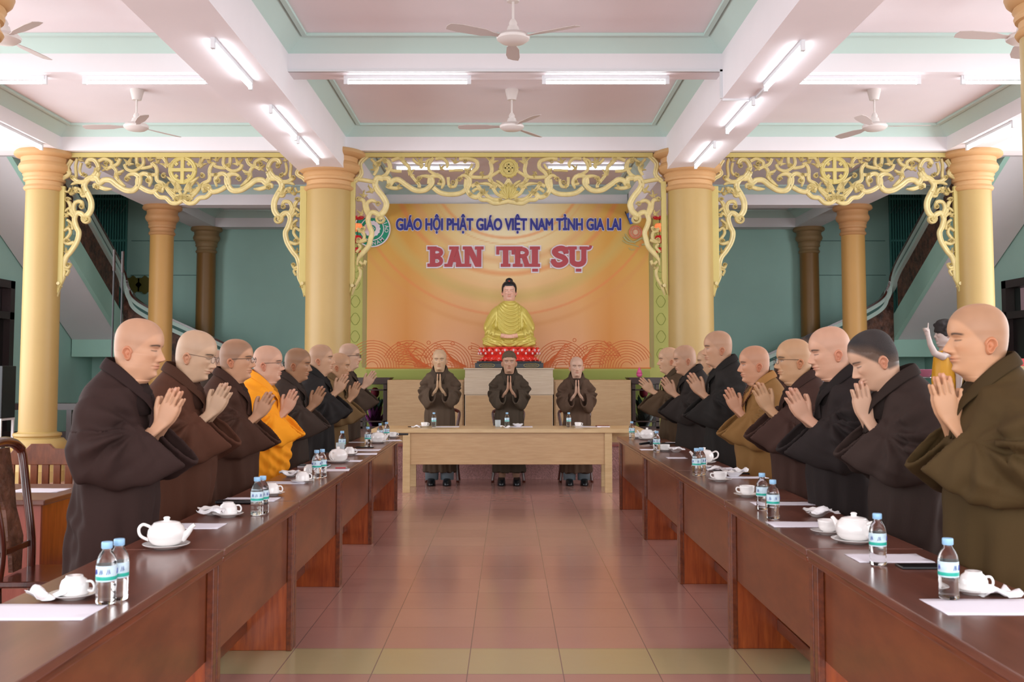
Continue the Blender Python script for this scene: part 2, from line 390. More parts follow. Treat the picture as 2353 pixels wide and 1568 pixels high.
for a, b, lab in ((803,1070,'lit tube on the central cross beam, left one of the two'), (1258,1525,'lit tube on the central cross beam, right one of the two'),
                  (203,470,'lit tube on the left bay cross beam, beside the left long beam'), (-175,100,'lit tube on the left bay cross beam, cut by the left picture edge'),
                  (1838,2100,'lit tube on the right bay cross beam, beside the right long beam'), (2218,2490,'lit tube on the right bay cross beam, cut by the right picture edge')):
    xa, xb = PW(a, 171, YT).x, PW(b, 171, YT).x
    put_tube((xa+xb)/2, YT, ZB, PI/2, lab)
put_tube(-5.9, 12.4, ZB, 0, 'lit tube under the outer left long beam above the left column')
put_tube(5.8, 12.4, ZB, 0, 'lit tube under the outer right long beam above the right column')
for a, b, lab in ((930,1066,'distant lit tube seen through the central carving, left'), (1278,1415,'distant lit tube seen through the central carving, right')):
    xa, xb = PW(a, 384, 15.9).x, PW(b, 384, 15.9).x
    put_tube((xa+xb)/2, 15.9, ZC, PI/2, lab)
for x, lab in ((-4.3,'added unseen tube behind the front cross beam in the rear left bay'), (4.2,'added unseen tube behind the front cross beam in the rear right bay'), (-1.1,'added unseen tube behind the front cross beam in the middle rear bay, left'), (1.1,'added unseen tube behind the front cross beam in the middle rear bay, right')):
    put_tube(x, 14.0, ZC, PI/2, lab)  # tubes added out of view behind the beam to brighten the rear bays
# ---------------------------------------------------------------- ceiling fans
def fan():
    t = thing('ceiling_fan', 'x', 'ceiling fan')
    MB().lathe([(.05,-.12),(.075,-.02),(.075,0)], 24).build('canopy', M_fan, t, smooth='auto')
    MB().tube([(0,0,-.08),(0,0,-.36)], .011, 10).build('rod', M_fan, t)
    MB().lathe([(.03,-.33),(.035,-.3),(.02,-.27)], 20).build('rod_cup', M_fan, t, smooth='auto')
    MB().lathe([(.02,-.47),(.1,-.465),(.135,-.44),(.14,-.42),(.12,-.395),(.06,-.38),(.045,-.33)], 32).build('motor', M_fan, t, smooth='auto')
    for k in range(3):
        m = MB(); a = k*2*PI/3
        pts = [(.1,.02),(.2,.03),(.28,.055),(.5,.062),(.6,.045),(.615,0),(.6,-.05),(.5,-.062),(.28,-.055),(.2,-.03),(.1,-.02)]
        m.prism(pts, -.003, .003, 'z'); m.xf(Matrix.Translation((0,0,-.425)) @ Matrix.Rotation(a,4,'Z') @ Matrix.Rotation(.2,4,'X'))
        m.build('blade', M_blade, t, bevel=.002)
    return t
FN = fan(); G = 'white three blade ceiling fans'
for i, (px, py, Y, rz, lab) in enumerate(((1176,208,11.64,1.01,'ceiling fan above the front of the hall, middle bay, beyond the tubes'),
        (313,208,11.64,1.01,'ceiling fan in the left bay, between the tubes and the carved screen'), (2010,208,11.64,-.1,'ceiling fan in the right bay, between the tubes and the carved screen'),
        (1179,0,8.5,1.57,'nearest ceiling fan, middle bay, cut by the top edge'), (8,0,8.5,-.7,'ceiling fan cut by the left picture edge'), (2352,0,8.5,3.3,'ceiling fan cut by the right picture edge'))):
    x = PW(px, 90 if Y < 9 else 290, Y).x
    place(FN, (x, Y, ZC), rz, lab, G, first=(i == 0))
# ---------------------------------------------------------------- stairs
def stairs(sx):
    t = thing('staircase', ('left' if sx<0 else 'right') + ' staircase against the teal wall with mint handrail and dark carved panels', 'staircase', (sx*7.9, 20.0, 0))
    xi, xo = sx*7.47, sx*(XW-.02); a0, a1 = sorted((xi, xo)); xt = sx*7.39; b0, b1 = sorted((xi, xt))
    # upper flight (towards the camera): y 20 -> 13.6, rising .557
    def z(y): return 2.0+.557*(20-y)
    sl = MB(); sl.prism([(20.0, 2.0), (20.0, 2.16), (14.2, z(14.2)+.16), (14.2, z(14.2))], a0, a1, 'x'); sl.build('soffit_slab', M_soff, t, world=True)
    st = MB()
    n = 18
    for k in range(n):
        y1 = 20-k*.31; st.box(a0, a1, y1-.31, y1, z(y1-.31)+.15, z(y1)+.17+.19)
    st.build('steps', M_soff, t, world=True)
    q = MB(); q.prism([(20.0,1.99),(14.2,z(14.2)-.01),(14.2,z(14.2)+.46),(20.0,2.46)], *(sorted((xt, xi))), 'x'); q.build('stringer', M_mint, t, world=True)
    # carved panels between posts
    def panel(y0, y1, name='carved_panel'):
        m = MB(); xx = sorted((xt+sx*.02, xt+sx*.06))
        m.prism([(y0, z(y0)+.46),(y1, z(y1)+.46),(y1, z(y1)+1.02),(y0, z(y0)+1.02)], xx[0], xx[1], 'x')
        o = m.build(name, M_carv, t, world=True); return o
    yc = 17.62
    panel(19.75, yc+.05); panel(yc-.05, 14.3)
    m = MB(); xx = sorted((xt-sx*.01, xt+sx*.08)); m.box(xx[0], xx[1], yc-.05, yc+.05, z(yc)+.4, z(yc)+1.0); m.build('post', M_mintl, t, world=True)
    # handrail: two mint bands with a shadow groove and a red-brown cap, sweeping into the lower flight
    def pth(dz, dx=0):
        P = [(xt, 14.2, z(14.2)+dz), (xt, 17, z(17)+dz), (xt, 18.9, z(18.9)+dz), (xt, 19.6, z(19.6)+dz), (xt-sx*.03, 19.84, 1.97+dz), (xt-sx*.13, 19.9, 1.74+dz), (xt-sx*.24, 19.9, 1.56+dz), (xt-sx*.46, 19.9, 1.41+dz), (xt-sx*.93, 19.9, 1.17+dz), (xt-sx*1.39, 19.9, .96+dz), (xt-sx*4.1, 19.9, -.27+dz)]
        return [tuple(p) for p in catmull(P, 8)]
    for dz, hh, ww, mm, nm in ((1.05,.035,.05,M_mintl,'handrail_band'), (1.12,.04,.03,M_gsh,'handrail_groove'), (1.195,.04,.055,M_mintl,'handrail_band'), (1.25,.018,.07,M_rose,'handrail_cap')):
        R = []; P = [Vector(p) for p in pth(dz)]
        for i, p in enumerate(P):
            tt = (P[min(i+1,len(P)-1)]-P[max(i-1,0)]).normalized(); s_ = tt.cross(Vector((0,0,1))).normalized(); u = s_.cross(tt)
            R.append([p+s_*ww+u*hh, p-s_*ww+u*hh, p-s_*ww-u*hh, p+s_*ww-u*hh])
        MB().rings(R).build(nm, mm, t, world=True, smooth=False)
    # landing and lower flight across the back wall
    l0, l1 = sorted((sx*7.2, xo)); MB().box(l0, l1, 19.96, YB, 1.69, 2.02).build('landing', M_mint, t, world=True)
    xs = xt+(-sx)*.0
    pts = [(xt, 2.0), (xt-sx*4.9, -.02+.02), (xt-sx*4.4, 0), (xt, 1.72)]
    MB().prism([(xt, 2.02), (xt-sx*.3, 1.86), (xt-sx*4.35, 0.02), (xt-sx*3.0, 0.02), (xt, 1.3)], 19.97, 20.5, 'y').build('lower_flight', M_mint, t, world=True)
    MB().prism([(xt, 1.97), (xt-sx*.3, 1.84), (xt-sx*3.7, .3), (xt-sx*3.7, .93), (xt-sx*.5, 2.40), (xt-sx*.26, 2.56), (xt-sx*.1, 2.85), (xt, 3.05)], 19.93, 19.97, 'y').build('carved_panel', M_carv, t, world=True)
    for k in range(1,4):
        xx = xt-sx*(.15+k*1.1); zz = 2.02-.455*(.15+k*1.1)
        MB().box(xx-.04, xx+.04, 19.92, 19.98, zz-.1, zz+.58).build('post', M_mintl, t, world=True)
    return t
M_carv = mat('carved_dark_wood', (92,58,44), .5, noise_amt=.75, noise_scale=9, bump=1, bump_scale=16)
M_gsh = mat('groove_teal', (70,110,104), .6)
stairs(-1); stairs(1)
# folding gates at the head of the stairs
for sx in (-1, 1):
    g = thing('folding_gate', 'dark green folding metal gate high on the back wall above the %s staircase' % ('left' if sx<0 else 'right'), 'gate', (sx*8.0, YB-.05, 2.0))
    xa = abs(PW(292, 500, YB-.05).x); x0, x1 = sorted((sx*xa, sx*(XW-.02)))
    MB().box(x0, x1, YB-.03, YB-.005, 3.0, 6.1).build('gate_backing', M_gate, g, world=True)
    m = MB()
    for k in range(13):
        x = x0+(x1-x0)*k/12; m.box(x-.012, x+.012, YB-.1, YB-.06, 2.6, 6.1)
    for zz in (3.4, 4.05, 4.9): m.box(x0, x1, YB-.11, YB-.09, zz-.02, zz+.02)
    m.build('gate_bars', mat('gate_bar_steel', (84,150,142), .5), g, world=True)
    for zz in (3.35, 4.6):
        m = MB()
        for k in range(6):
            a = x0+(x1-x0)*k/6; b = a+(x1-x0)/6
            m.tube([(a, YB-.12, zz), (b, YB-.12, zz+.18)], .006, 6)
        m.build('scissor_bracing', M_metal, g, world=True)
# wall lines on the teal wall
for k, zz in enumerate((3.35, 4.05)):
    m = MB()
    for sx in (-1,1):
        x0, x1 = sorted((sx*6.3, sx*7.65)); m.box(x0, x1, YB-.006, YB, zz, zz+.012)
    struct(m.build('trim_%d' % (8+k), M_gsh))
# ---------------------------------------------------------------- stage
SH = .48; YS = 13.74
st = MB(); st.box(-2.75, 2.75, YS, 17.75, 0, SH-.05); struct(st.build('trim_10', M_pebble))
struct(MB().box(-2.78, 2.78, YS-.03, 17.75, SH-.03, SH).build('trim_11', M_stage))
struct(MB().box(-2.77, 2.77, YS-.025, YS+.05, SH-.055, SH-.03).build('trim_12', mat('red_stage_edge', (150,84,78), .5)))
# ---------------------------------------------------------------- carved gilt screens between the front columns
def ribbon(mb, pts, w0, dep=.03, y=0):
    # raised band: cross-section with two ridges, following a 2D path (x,z) in the screen plane
    P = [np.array(p[:2]) for p in pts]; n = len(P)
    L = [0]
    for i in range(1, n): L.append(L[-1]+np.linalg.norm(P[i]-P[i-1]))
    R = []
    for i in range(n):
        t = P[min(i+1,n-1)]-P[max(i-1,0)]; t = t/(np.linalg.norm(t)+1e-9); nn = np.array([-t[1], t[0]])
        w = w0[i] if isinstance(w0, list) else w0
        prof = [(-1,.15),(-.8,.75),(-.45,1.0),(-.15,.72),(.15,.72),(.45,1.0),(.8,.75),(1,.15),(1,-1),(-1,-1)]
        R.append([(P[i][0]+nn[0]*a*w, y-b*dep*(1 if b > 0 else .6), P[i][1]+nn[1]*a*w) for a, b in prof])
    mb.rings(R)
def spiral_end(c, r, a0, turns, d):
    n = int(14*turns)+2
    return [(c[0]+r*(1-.8*i/(n-1))*math.cos(a0+d*2*PI*turns*i/(n-1)), c[1]+r*(1-.8*i/(n-1))*math.sin(a0+d*2*PI*turns*i/(n-1))) for i in range(n)]
def screen(mb_scroll, strokes, conv, mirror_x, leaves, curls):
    for pts, w0, taper in strokes:
        W = [conv(*p) for p in pts]
        for mir in (False, True):
            Q = [((2*mirror_x-a) if mir else a, b) for a, b in W]
            Q = catmull(Q, 6); n = len(Q); ww = []
            for i in range(n):
                u = i/(n-1); f = 1.0
                if 'e' in taper: f *= min(1, .3+(1-u)*3.2)
                if 's' in taper: f *= min(1, .3+u*3.2)
                ww.append(w0*f*1.14)
            ribbon(mb_scroll, Q, ww, dep=.022+.0004*(len(mb_scroll.v) % 7))
    for (a, b, r, a0, d) in curls:
        c = conv(a, b)
        for mir in (1, -1):
            cc = c if mir == 1 else (2*mirror_x-c[0], c[1])
            aa = a0 if mir == 1 else PI-a0
            S_ = spiral_end(cc, r, aa, 1.35, d*mir); n = len(S_)
            ribbon(mb_scroll, S_, [r*.30*(1-.45*i/n) for i in range(n)], dep=.03)
    for (a, b, ang, s) in leaves:
        c = conv(a, b)
        for mir in (1, -1):
            cc = c if mir == 1 else (2*mirror_x-c[0], c[1])
            for k, (da, sl) in enumerate(((-.75,.75),(-.3,1.0),(.2,1.15),(.65,.9),(1.1,.6))):
                an = math.radians(ang)+da
                if mir == -1: an = PI-an
                ln = s*sl; cur = .35*(1 if k % 2 else -1)*mir
                Q = [(cc[0]+ln*u*math.cos(an+cur*u), cc[1]+ln*u*math.sin(an+cur*u)) for u in np.linspace(0,1,6)]
                ribbon(mb_scroll, Q, [s*.17*(1-.9*u**1.5)+.002 for u in np.linspace(0,1,6)], dep=.026)
YSC = Y1-.02
def conv_for(ox, oy, sc, shift=0):
    def f(a, b):
        p = PW(ox+a/sc, oy+b/sc, YSC); return (p.x+shift, p.z)
    return f
A_str = [
 ([(460,235),(430,300),(370,305),(328,350),(322,400),(355,460),(388,540),(385,620),(350,675),(300,700)], .034, ''),
 ([(335,735),(300,668),(250,655),(222,710),(240,790),(265,850),(245,940),(190,1030),(135,1100),(112,1190),(112,1290),(72,1390),(50,1490)], .030, 'e'),
 ([(205,300),(260,338),(330,335),(400,290),(440,240),(462,190),(425,125),(365,122),(345,165)], .026, ''),
 ([(390,300),(440,300),(475,350),(520,322),(585,325),(650,375),(730,422),(810,425),(860,372),(872,300),(830,262),(770,270),(728,310)], .032, 'e'),
 ([(430,400),(425,370),(470,390),(530,410),(600,412)], .024, 'e'),
 ([(860,400),(855,320),(900,262),(955,268),(985,320),(970,390)], .026, 'e'),
 ([(880,390),(940,425),(1010,440),(1060,400),(1105,400),(1100,450)], .028, 'e'),
 ([(1030,450),(1075,492),(1140,502),(1190,548),(1250,552),(1305,520)], .026, ''),
 ([(465,135),(525,110),(590,140),(600,182),(655,160),(680,108)], .021, ''),
 ([(845,95),(850,160),(890,200),(990,185),(1000,150)], .019, ''),
 ([(908,95),(912,160),(862,212),(805,232),(745,210),(725,165)], .019, ''),
 ([(540,215),(600,190),(640,230),(640,290),(690,350),(735,385)], .020, 'e'),
 ([(640,290),(660,250),(690,240),(720,220)], .016, 'e'),
 ([(1000,150),(1040,195),(1045,260),(1000,270)], .021, ''),
 ([(1040,100),(1110,100),(1150,160)], .020, ''),
 ([(1045,260),(1050,325),(1110,360),(1175,430),(1240,470)], .022, 'e'),
 ([(1190,340),(1240,385),(1270,430),(1300,480)], .017, 's'),
 ([(1150,290),(1205,330),(1255,360),(1290,430)], .017, 's'),
 ([(1120,370),(1170,440),(1230,500),(1300,515)], .020, 's'),
 ([(1235,330),(1262,380),(1280,430)], .014, 's'),
 ([(1210,520),(1235,480),(1280,480),(1295,520)], .015, ''),
 ([(225,690),(195,640),(178,560),(150,535)], .022, 'e'),
 ([(230,655),(212,600),(235,545),(290,540),(315,590)], .022, 'e'),
 ([(150,650),(190,670),(215,700)], .016, 's'), ([(120,830),(165,805),(182,850),(140,910),(108,925)], .017, ''),
 ([(150,720),(195,760),(205,820)], .015, ''), ([(115,940),(160,960),(220,945)], .020, ''),
 ([(130,640),(160,610),(190,600)], .015, 's'), ([(120,430),(160,440),(185,400)], .012, ''),
 ([(250,110),(235,180),(240,270),(230,300)], .016, ''), ([(290,150),(275,230),(300,275)], .015, ''),
 ([(190,370),(240,350),(330,345)], .016, 's'), ([(225,400),(280,420),(300,480),(340,480)], .017, ''),
 ([(130,1190),(165,1200),(185,1160)], .016, ''), ([(140,1280),(165,1230),(120,1215)], .014, ''),
 ([(195,120),(150,200),(170,260),(110,300),(80,330)], .026, ''),
]
A_leaf = [(760,170,70,.11),(1150,190,100,.12),(980,130,80,.08),(550,210,150,.08),(640,260,-60,.08),(310,470,100,.10),(250,440,140,.08),(190,470,80,.07),(160,680,150,.08),
          (280,130,60,.07),(1060,150,120,.07),(1130,400,60,.09),(150,1050,110,.06),(640,130,70,.05),(430,210,-40,.08),(1240,440,100,.11),(180,790,120,.05),(1080,440,70,.06)]
A_curl = [(345,712,.062,2.6,1),(540,100+60,.03,0,1),(750,315,.035,0,1),(965,330,.035,1.5,1),(370,180,.035,1,1),(455,395,.032,2,1),(1060,400,.05,0,1),(1120,280,.035,1,1),(155,520,.035,0,1),
          (300,590,.035,1,1),(150,935,.034,0,1),(330,270,.032,2,1),(170,1170,.025,0,1),(80,1395,.022,0,1),(1250,520,.035,2,1),(205,300,.03,0,1),(860,180,.03,0,1),(980,265,.025,0,-1),(1290,500,.04,0,1)]
def outer_screen(label, shift_to=None):
    x0, x1 = (PW(140, 450, YSC).x, PW(700, 450, YSC).x)
    mx = PW(420, 450, YSC).x
    sh = 0 if shift_to is None else shift_to-mx
    cv = conv_for(120, 340, 4.356, sh); mx += sh
    t = thing('carved_screen', label, 'carved screen', (mx, YSC, 3.2))
    s = MB(); screen(s, A_str, cv, mx, A_leaf, A_curl); s.build('scrollwork', M_gilt, t, world=True, smooth='auto')
    hw = mx-cv(70, 600)[0]; zt = ZB-.005; zl = cv(0, 1420)[1]
    m = MB(); m.box(mx-hw+.1, mx+hw-.1, YSC-.03, YSC+.03, cv(0,97)[1], zt); m.build('top_rail', M_gilt2, t, world=True, bevel=.006)
    for sg in (-1, 1):
        xa = mx+sg*(hw+.015); xb = mx+sg*(hw-.075)
        z1 = cv(0,385)[1]
        MB().prism([(xa, z1),(xb, z1),(xb, zl+.1),(xa+(xb-xa)*.5, zl-.02),(xa, zl-.1)], YSC-.025, YSC+.03, 'y').build('side_rail', M_gilt2, t, world=True, bevel=.005)
        MB().tube([(mx+sg*(hw-.03), YSC-.05, zl+.08),(mx+sg*(hw-.03), YSC-.02, zl+.08)], .022, 14).build('boss', M_gilt, t, world=True)
    # round emblem with a cross of bars
    e = MB(); c = cv(1305, 222); r = abs(cv(1435,222)[0]-c[0])
    ribbon(e, [(c[0]+r*.93*math.cos(a), c[1]+r*.93*math.sin(a)) for a in np.linspace(.0, 2*PI, 49)], .03, .02)
    e.box(c[0]-.022, c[0]+.022, -.022, .02, c[1]-r*1.05, c[1]+r*1.02).box(c[0]-r, c[0]+r, -.0235, .0215, c[1]-.022, c[1]+.022)
    for k in range(4):
        a = PI/4+k*PI/2; ribbon(e, [(c[0]+r*.55*math.cos(a), c[1]+r*.55*math.sin(a)), (c[0]+r*.9*math.cos(a), c[1]+r*.9*math.sin(a))], .026, .014)
    e.v = [(a, b+YSC, cc) for a, b, cc in e.v]
    e.build('cross_emblem', M_gilt2, t, world=True)
    for o in t.children:
        if o.name.startswith('scrollwork'):
            me = o.data
    return t
# ribbons are written around y=0: shift the scrollwork into the screen plane
_mb_build = MB.build
def screen_build(mb, name, m, t):
    mb.v = [(a, b+YSC, c) for a, b, c in mb.v]
    return mb.build(name, m, t, world=True, smooth='auto')
def build_screens():
    global screen
    _s = screen
    def screen2(s, *a):
        _s(s, *a); s.v = [(p, q+YSC, r) for p, q, r in s.v]
    screen = screen2
    outer_screen('gilt carved scroll screen of the left bay, between the slim and the thick left columns')
    outer_screen('gilt carved scroll screen of the right bay, between the thick and the slim right columns', PW(1920, 450, YSC).x)
    # middle screen
    cv = conv_for(800, 330, 4.238); mx = PW(1168, 450, YSC).x
    B_str = [
     ([(345,345),(285,335),(262,395),(285,450),(340,520),(372,590),(350,660),(300,705)], .034, ''),
     ([(330,740),(275,680),(220,675),(193,740),(205,800),(230,870),(215,940),(195,1005),(130,1080),(95,1130),(88,1190)], .029, 'e'),
     ([(340,335),(395,345),(405,400),(435,362),(490,352),(560,400),(640,450),(720,460),(785,430),(820,370),(790,325),(720,318),(672,350)], .030, 'e'),
     ([(375,410),(400,425),(450,435),(530,432)], .022, 'e'),
     ([(790,395),(800,335),(850,312),(905,328),(928,385),(908,440)], .026, 'e'),
     ([(830,430),(900,480),(1000,495),(1100,480),(1170,420),(1182,350),(1130,310),(1080,335)], .028, 'e'),
     ([(1155,350),(1150,430),(1190,500),(1250,522),(1290,490)], .028, ''),
     ([(1275,520),(1300,545),(1360,550),(1420,580),(1490,575),(1565,560)], .026, ''),
     ([(1545,530),(1450,490),(1380,400),(1270,390)], .020, 'e'), ([(1545,500),(1480,420),(1400,375),(1360,345)], .018, 'e'),
     ([(1200,420),(1250,400),(1300,460),(1400,540),(1500,545)], .022, ''), ([(1550,470),(1500,400),(1440,360)], .016, 'e'),
     ([(1210,470),(1260,440),(1320,470),(1360,520)], .018, ''),
     ([(1565,350),(1535,400),(1515,450),(1545,520)], .022, ''), ([(1565,400),(1550,450),(1565,530)], .018, ''),
     ([(330,150),(395,180),(405,250),(360,240)], .026, 'e'), ([(420,165),(500,142),(545,185),(590,230),(600,290)], .021, ''),
     ([(400,245),(440,265),(520,270)], .019, ''), ([(400,250),(370,300),(330,325)], .022, ''),
     ([(630,150),(670,190),(720,210),(700,240)], .017, ''), ([(830,140),(790,200),(790,260),(850,300),(880,300)], .018, ''),
     ([(850,150),(920,145),(965,190),(960,240)], .019, 'e'), ([(760,230),(770,170),(820,150)], .016, ''),
     ([(1080,150),(1180,150),(1250,175),(1255,235),(1205,280),(1180,320)], .023, ''), ([(980,265),(1060,260),(1120,260)], .015, ''),
     ([(1195,325),(1290,330),(1370,320),(1400,260),(1385,180)], .022, ''), ([(1480,265),(1420,300),(1385,330),(1400,370)], .018, ''),
     ([(975,330),(985,410),(1040,415),(1060,350)], .018, ''), ([(1130,250),(1180,250),(1210,200)], .014, ''),
     ([(600,290),(640,340),(690,400),(690,430)], .019, ''), ([(870,390),(910,400)], .014, ''),
     ([(190,115),(115,195),(125,300),(60,370)], .028, ''), ([(70,345),(190,362),(265,378)], .024, ''),
     ([(250,310),(285,230),(225,150)], .017, ''), ([(250,200),(310,170),(330,150)], .018, ''),
     ([(100,540),(150,560),(165,640),(195,700)], .023, ''), ([(200,670),(182,590),(230,555),(290,580)], .022, 'e'),
     ([(90,830),(140,850),(160,810)], .018, ''), ([(80,960),(150,935),(150,870),(100,850)], .018, ''), ([(80,1060),(120,1010),(95,980)], .016, ''),
     ([(180,940),(120,960),(85,940)], .018, ''), ([(110,1150),(150,1180),(170,1140)], .017, ''), ([(105,1200),(120,1260),(105,1320),(60,1400),(35,1480)], .018, 'e'),
    ]
    B_leaf = [(520,170,60,.09),(700,190,70,.10),(900,250,50,.07),(1040,190,80,.08),(1150,270,-60,.07),(1400,190,80,.12),(600,310,60,.09),(270,260,120,.08),(240,470,130,.10),(1290,280,-50,.05),
              (150,520,90,.08),(480,420,-10,.06),(1000,400,-90,.05),(310,210,150,.06),(140,690,150,.08),(1440,430,130,.10),(1340,490,110,.07),(1310,300,-90,.05),(670,370,-60,.05),(120,1220,60,.05)]
    B_curl = [(320,735,.062,2.6,1),(690,345,.035,0,1),(1085,350,.035,0,1),(905,375,.03,1,1),(360,170,.035,1,1),(1250,395,.03,0,1),(1310,480,.04,1,1),(100,545,.035,0,1),(290,590,.035,0,1),(1140,175,.03,0,1),
              (390,415,.03,0,1),(140,840,.028,0,1),(100,940,.03,0,1),(1020,380,.028,0,1),(1190,560-60,.03,0,1),(1480,560,.03,0,1),(300,200,.025,0,1),(60,1390,.02,0,1),(150,1190,.022,0,1)]
    t = thing('carved_screen', 'gilt carved scroll screen hanging in front of the banner, with a round emblem and lotus', 'carved screen', (mx, YSC, 3.3))
    s = MB(); screen(s, B_str, cv, mx, B_leaf, B_curl); s.build('scrollwork', M_gilt, t, world=True, smooth='auto')
    hw = mx-cv(30, 600)[0]; zt = ZB-.005; zl = cv(0,1400)[1]
    MB().box(mx-hw+.16, mx+hw-.16, YSC-.03, YSC+.03, cv(0,135)[1], zt).build('top_rail', M_gilt2, t, world=True, bevel=.006)
    for sg in (-1,1):
        xa = mx+sg*(hw+.01); xb = mx+sg*(hw-.055); z1 = cv(0,370)[1]
        MB().prism([(xa, z1),(xb, z1),(xb, zl+.1),(xa, zl-.1)], YSC-.025, YSC+.03, 'y').build('side_rail', M_gilt2, t, world=True, bevel=.005)
        MB().tube([(mx+sg*(hw-.03), YSC-.05, zl+.02),(mx+sg*(hw-.03), YSC-.02, zl+.02)], .022, 14).build('boss', M_gilt, t, world=True)
    e = MB(); c = cv(1565, 240); r = .105
    ribbon(e, [(c[0]+r*math.cos(a), c[1]+r*math.sin(a)) for a in np.linspace(0, 2*PI, 49)], .022, .026)
    for k in range(14):
        a = 2*PI*k/14; ribbon(e, [(c[0]+r*1.1*math.cos(a), c[1]+r*1.1*math.sin(a)), (c[0]+r*1.35*math.cos(a+.1), c[1]+r*1.35*math.sin(a+.1))], [.012,.003], .02)
    e.lathe([(r*.85,-.012),(r*.85,.0),(.0001,.0)], 32); k0 = len(e.v)-96
    e.v = e.v[:k0] + [(a+c[0], -cc*1.0-.004, b+c[1]) for a, b, cc in e.v[k0:]]
    q = .045
    for (a0, b0, a1, b1) in ((0,-q,0,q),(-q,0,q,0),(0,q,q,q),(0,-q,-q,-q),(-q,0,-q,q),(q,0,q,-q)):
        e.box(c[0]+min(a0,a1)-.008, c[0]+max(a0,a1)+.008, -.022, -.005, c[1]+min(b0,b1)-.008, c[1]+max(b0,b1)+.008)
    e.v = [(a, b+YSC, cc) for a, b, cc in e.v]; e.build('round_emblem', M_gilt2, t, world=True)
    # lotus at the low point
    lo = MB(); c = cv(1565, 480)
    for k in range(-4, 5):
        a = PI/2+k*.33; ln = .19-.012*abs(k); n = 9
        Q = [(c[0]+ln*u*math.cos(a), c[1]-.06+ln*u*math.sin(a)) for u in np.linspace(0,1,n)]
        ribbon(lo, Q, [.004+.034*math.sin(PI*min(1,.12+u*.88))**.8 for u in np.linspace(0,1,n)], .045-.006*abs(k))
    lo.v = [(a, b+YSC, cc) for a, b, cc in lo.v]; lo.build('lotus', M_gilt2, t, world=True, smooth='auto')
    screen = _s
build_screens()
# ---------------------------------------------------------------- banner with lettering
YBN = 17.72
def vcol_mat(name, rough=.5, attr='Col', coat=0, bump=0, spec=.4, sheen=0):
    return mat(name, (200,200,200), rough, attr=attr, coat=coat, bump=bump, spec=spec, sheen=sheen)
def color_grid(name, m, parent, x0, x1, z0, z1, y, nx, nz, fn):
    xs = np.linspace(x0, x1, nx+1); zs = np.linspace(z0, z1, nz+1)
    v = [(x, y, z) for z in zs for x in xs]; f = [(j*(nx+1)+i, j*(nx+1)+i+1, (j+1)*(nx+1)+i+1, (j+1)*(nx+1)+i) for j in range(nz) for i in range(nx)]
    mb = MB(); mb.add(v, f); k = len(mb.v)
    b = MB()
    o = parent.location if parent is not None else (0,0,0)
    mb.v = [(a-o[0], b_-o[1], c-o[2]) for a, b_, c in mb.v]
    me = mb.mesh(name, m); ca = me.color_attributes.new('Col', 'FLOAT_COLOR', 'POINT')
    ca.data.foreach_set('color', np.array([[*lin(fn((i % (nx+1))/nx, (i//(nx+1))/nz)), 1] for i in range(k)], np.float32).ravel())
    return link(name, me, parent)
M_ban = vcol_mat('printed_banner', .55)
bn = thing('banner', 'large orange and gold banner with blue and red lettering behind the golden statue', 'banner', (0, YBN, SH))
px2 = lambda px, py, dy=0: PW(px, py, YBN-dy)
bx0, bx1 = PW(844, 650, YBN).x, PW(1491, 650, YBN).x; bz0, bz1 = PW(1168, 845, YBN).z, ZB-.003
def mixc(a, b, t): t = max(0, min(1, t)); return tuple(p+(q-p)*t for p, q in zip(a, b))
def ban(u, v):
    gold = (208,164,76); oran = (218,148,80); pale = (238,226,186); pink = (236,180,142)
    d = math.hypot((u-.5)*1.66, v-1.0)
    c = mixc(gold, oran, 1-v*1.5)
    c = mixc(c, pale, 1.30-1.9*math.hypot((u-.5)*1.9, (v-.92)*.95))
    edge = abs(u-.5)*2
    c = mixc(c, pink, (1-v)*1.15*(1-.6*abs(edge-.35))-.15)
    c = mixc(c, (206,132,54), max(0, 1-abs(edge-.72)*5)*(.65*(1-v)+.1))
    for r, w_, cc, s in ((.46,.012,(226,140,84),.5),(.50,.006,(220,170,110),.5),(.60,.03,(216,160,110),.45),(.68,.02,(222,134,80),.45),(.82,.05,(200,176,104),.5),(.93,.01,(228,130,80),.4),(1.0,.02,(214,150,90),.3)):
        rr = math.hypot((u-.5)*1.66, (v-1.25)*1.0)
        c = mixc(c, cc, min(.9,s*1.35)*max(0, 1-abs(rr-r)/w_)**.7)
    return c
color_grid('printed_field', M_ban, bn, bx0, bx1, bz0, bz1, YBN-.012, 180, 120, ban)
MB().box(-2.85, 2.9, YBN-.01, YBN+.05, SH, ZB-.003).build('green_border', mat('olive_green_print', (176,176,96), .6, noise_amt=.06, noise_scale=3), bn, world=True)
MB().box(bx0, bx1, YBN-.016, YBN-.012, SH, PW(1168, 848.5, YBN).z-.02).build('lower_green_band', mat('grass_green_print', (156,164,80), .6), bn, world=True)
m = MB(); m.box(bx0-.02, bx1+.02, YBN-.018, YBN-.01, bz0-.02, bz0); m.build('orange_edge_line', mat('orange_print', (206,120,50), .6), bn, world=True)
for sg, xx in ((-1, bx0), (1, bx1)):
    a, b = sorted((xx+sg*.01, xx+sg*.075)); MB().box(a, b, YBN-.017, YBN-.01, bz0, bz1).build('olive_side_strip', mat('olive_strip_print', (156,140,88), .6), bn, world=True)
m = MB()
for sg, xx in ((-1, bx0-.2), (1, bx1+.2)):
    for k in range(9):
        z = 1.7+k*.3; m.tube([(xx+.07*math.cos(a)*(1+.12*math.cos(4*a)), YBN-.014, z+.1*math.sin(a)) for a in np.linspace(0, 2*PI, 25)[:-1]], .004, 4, closed=True)
m.build('border_ornament', mat('border_line_print', (140,150,70), .6), bn, world=True)
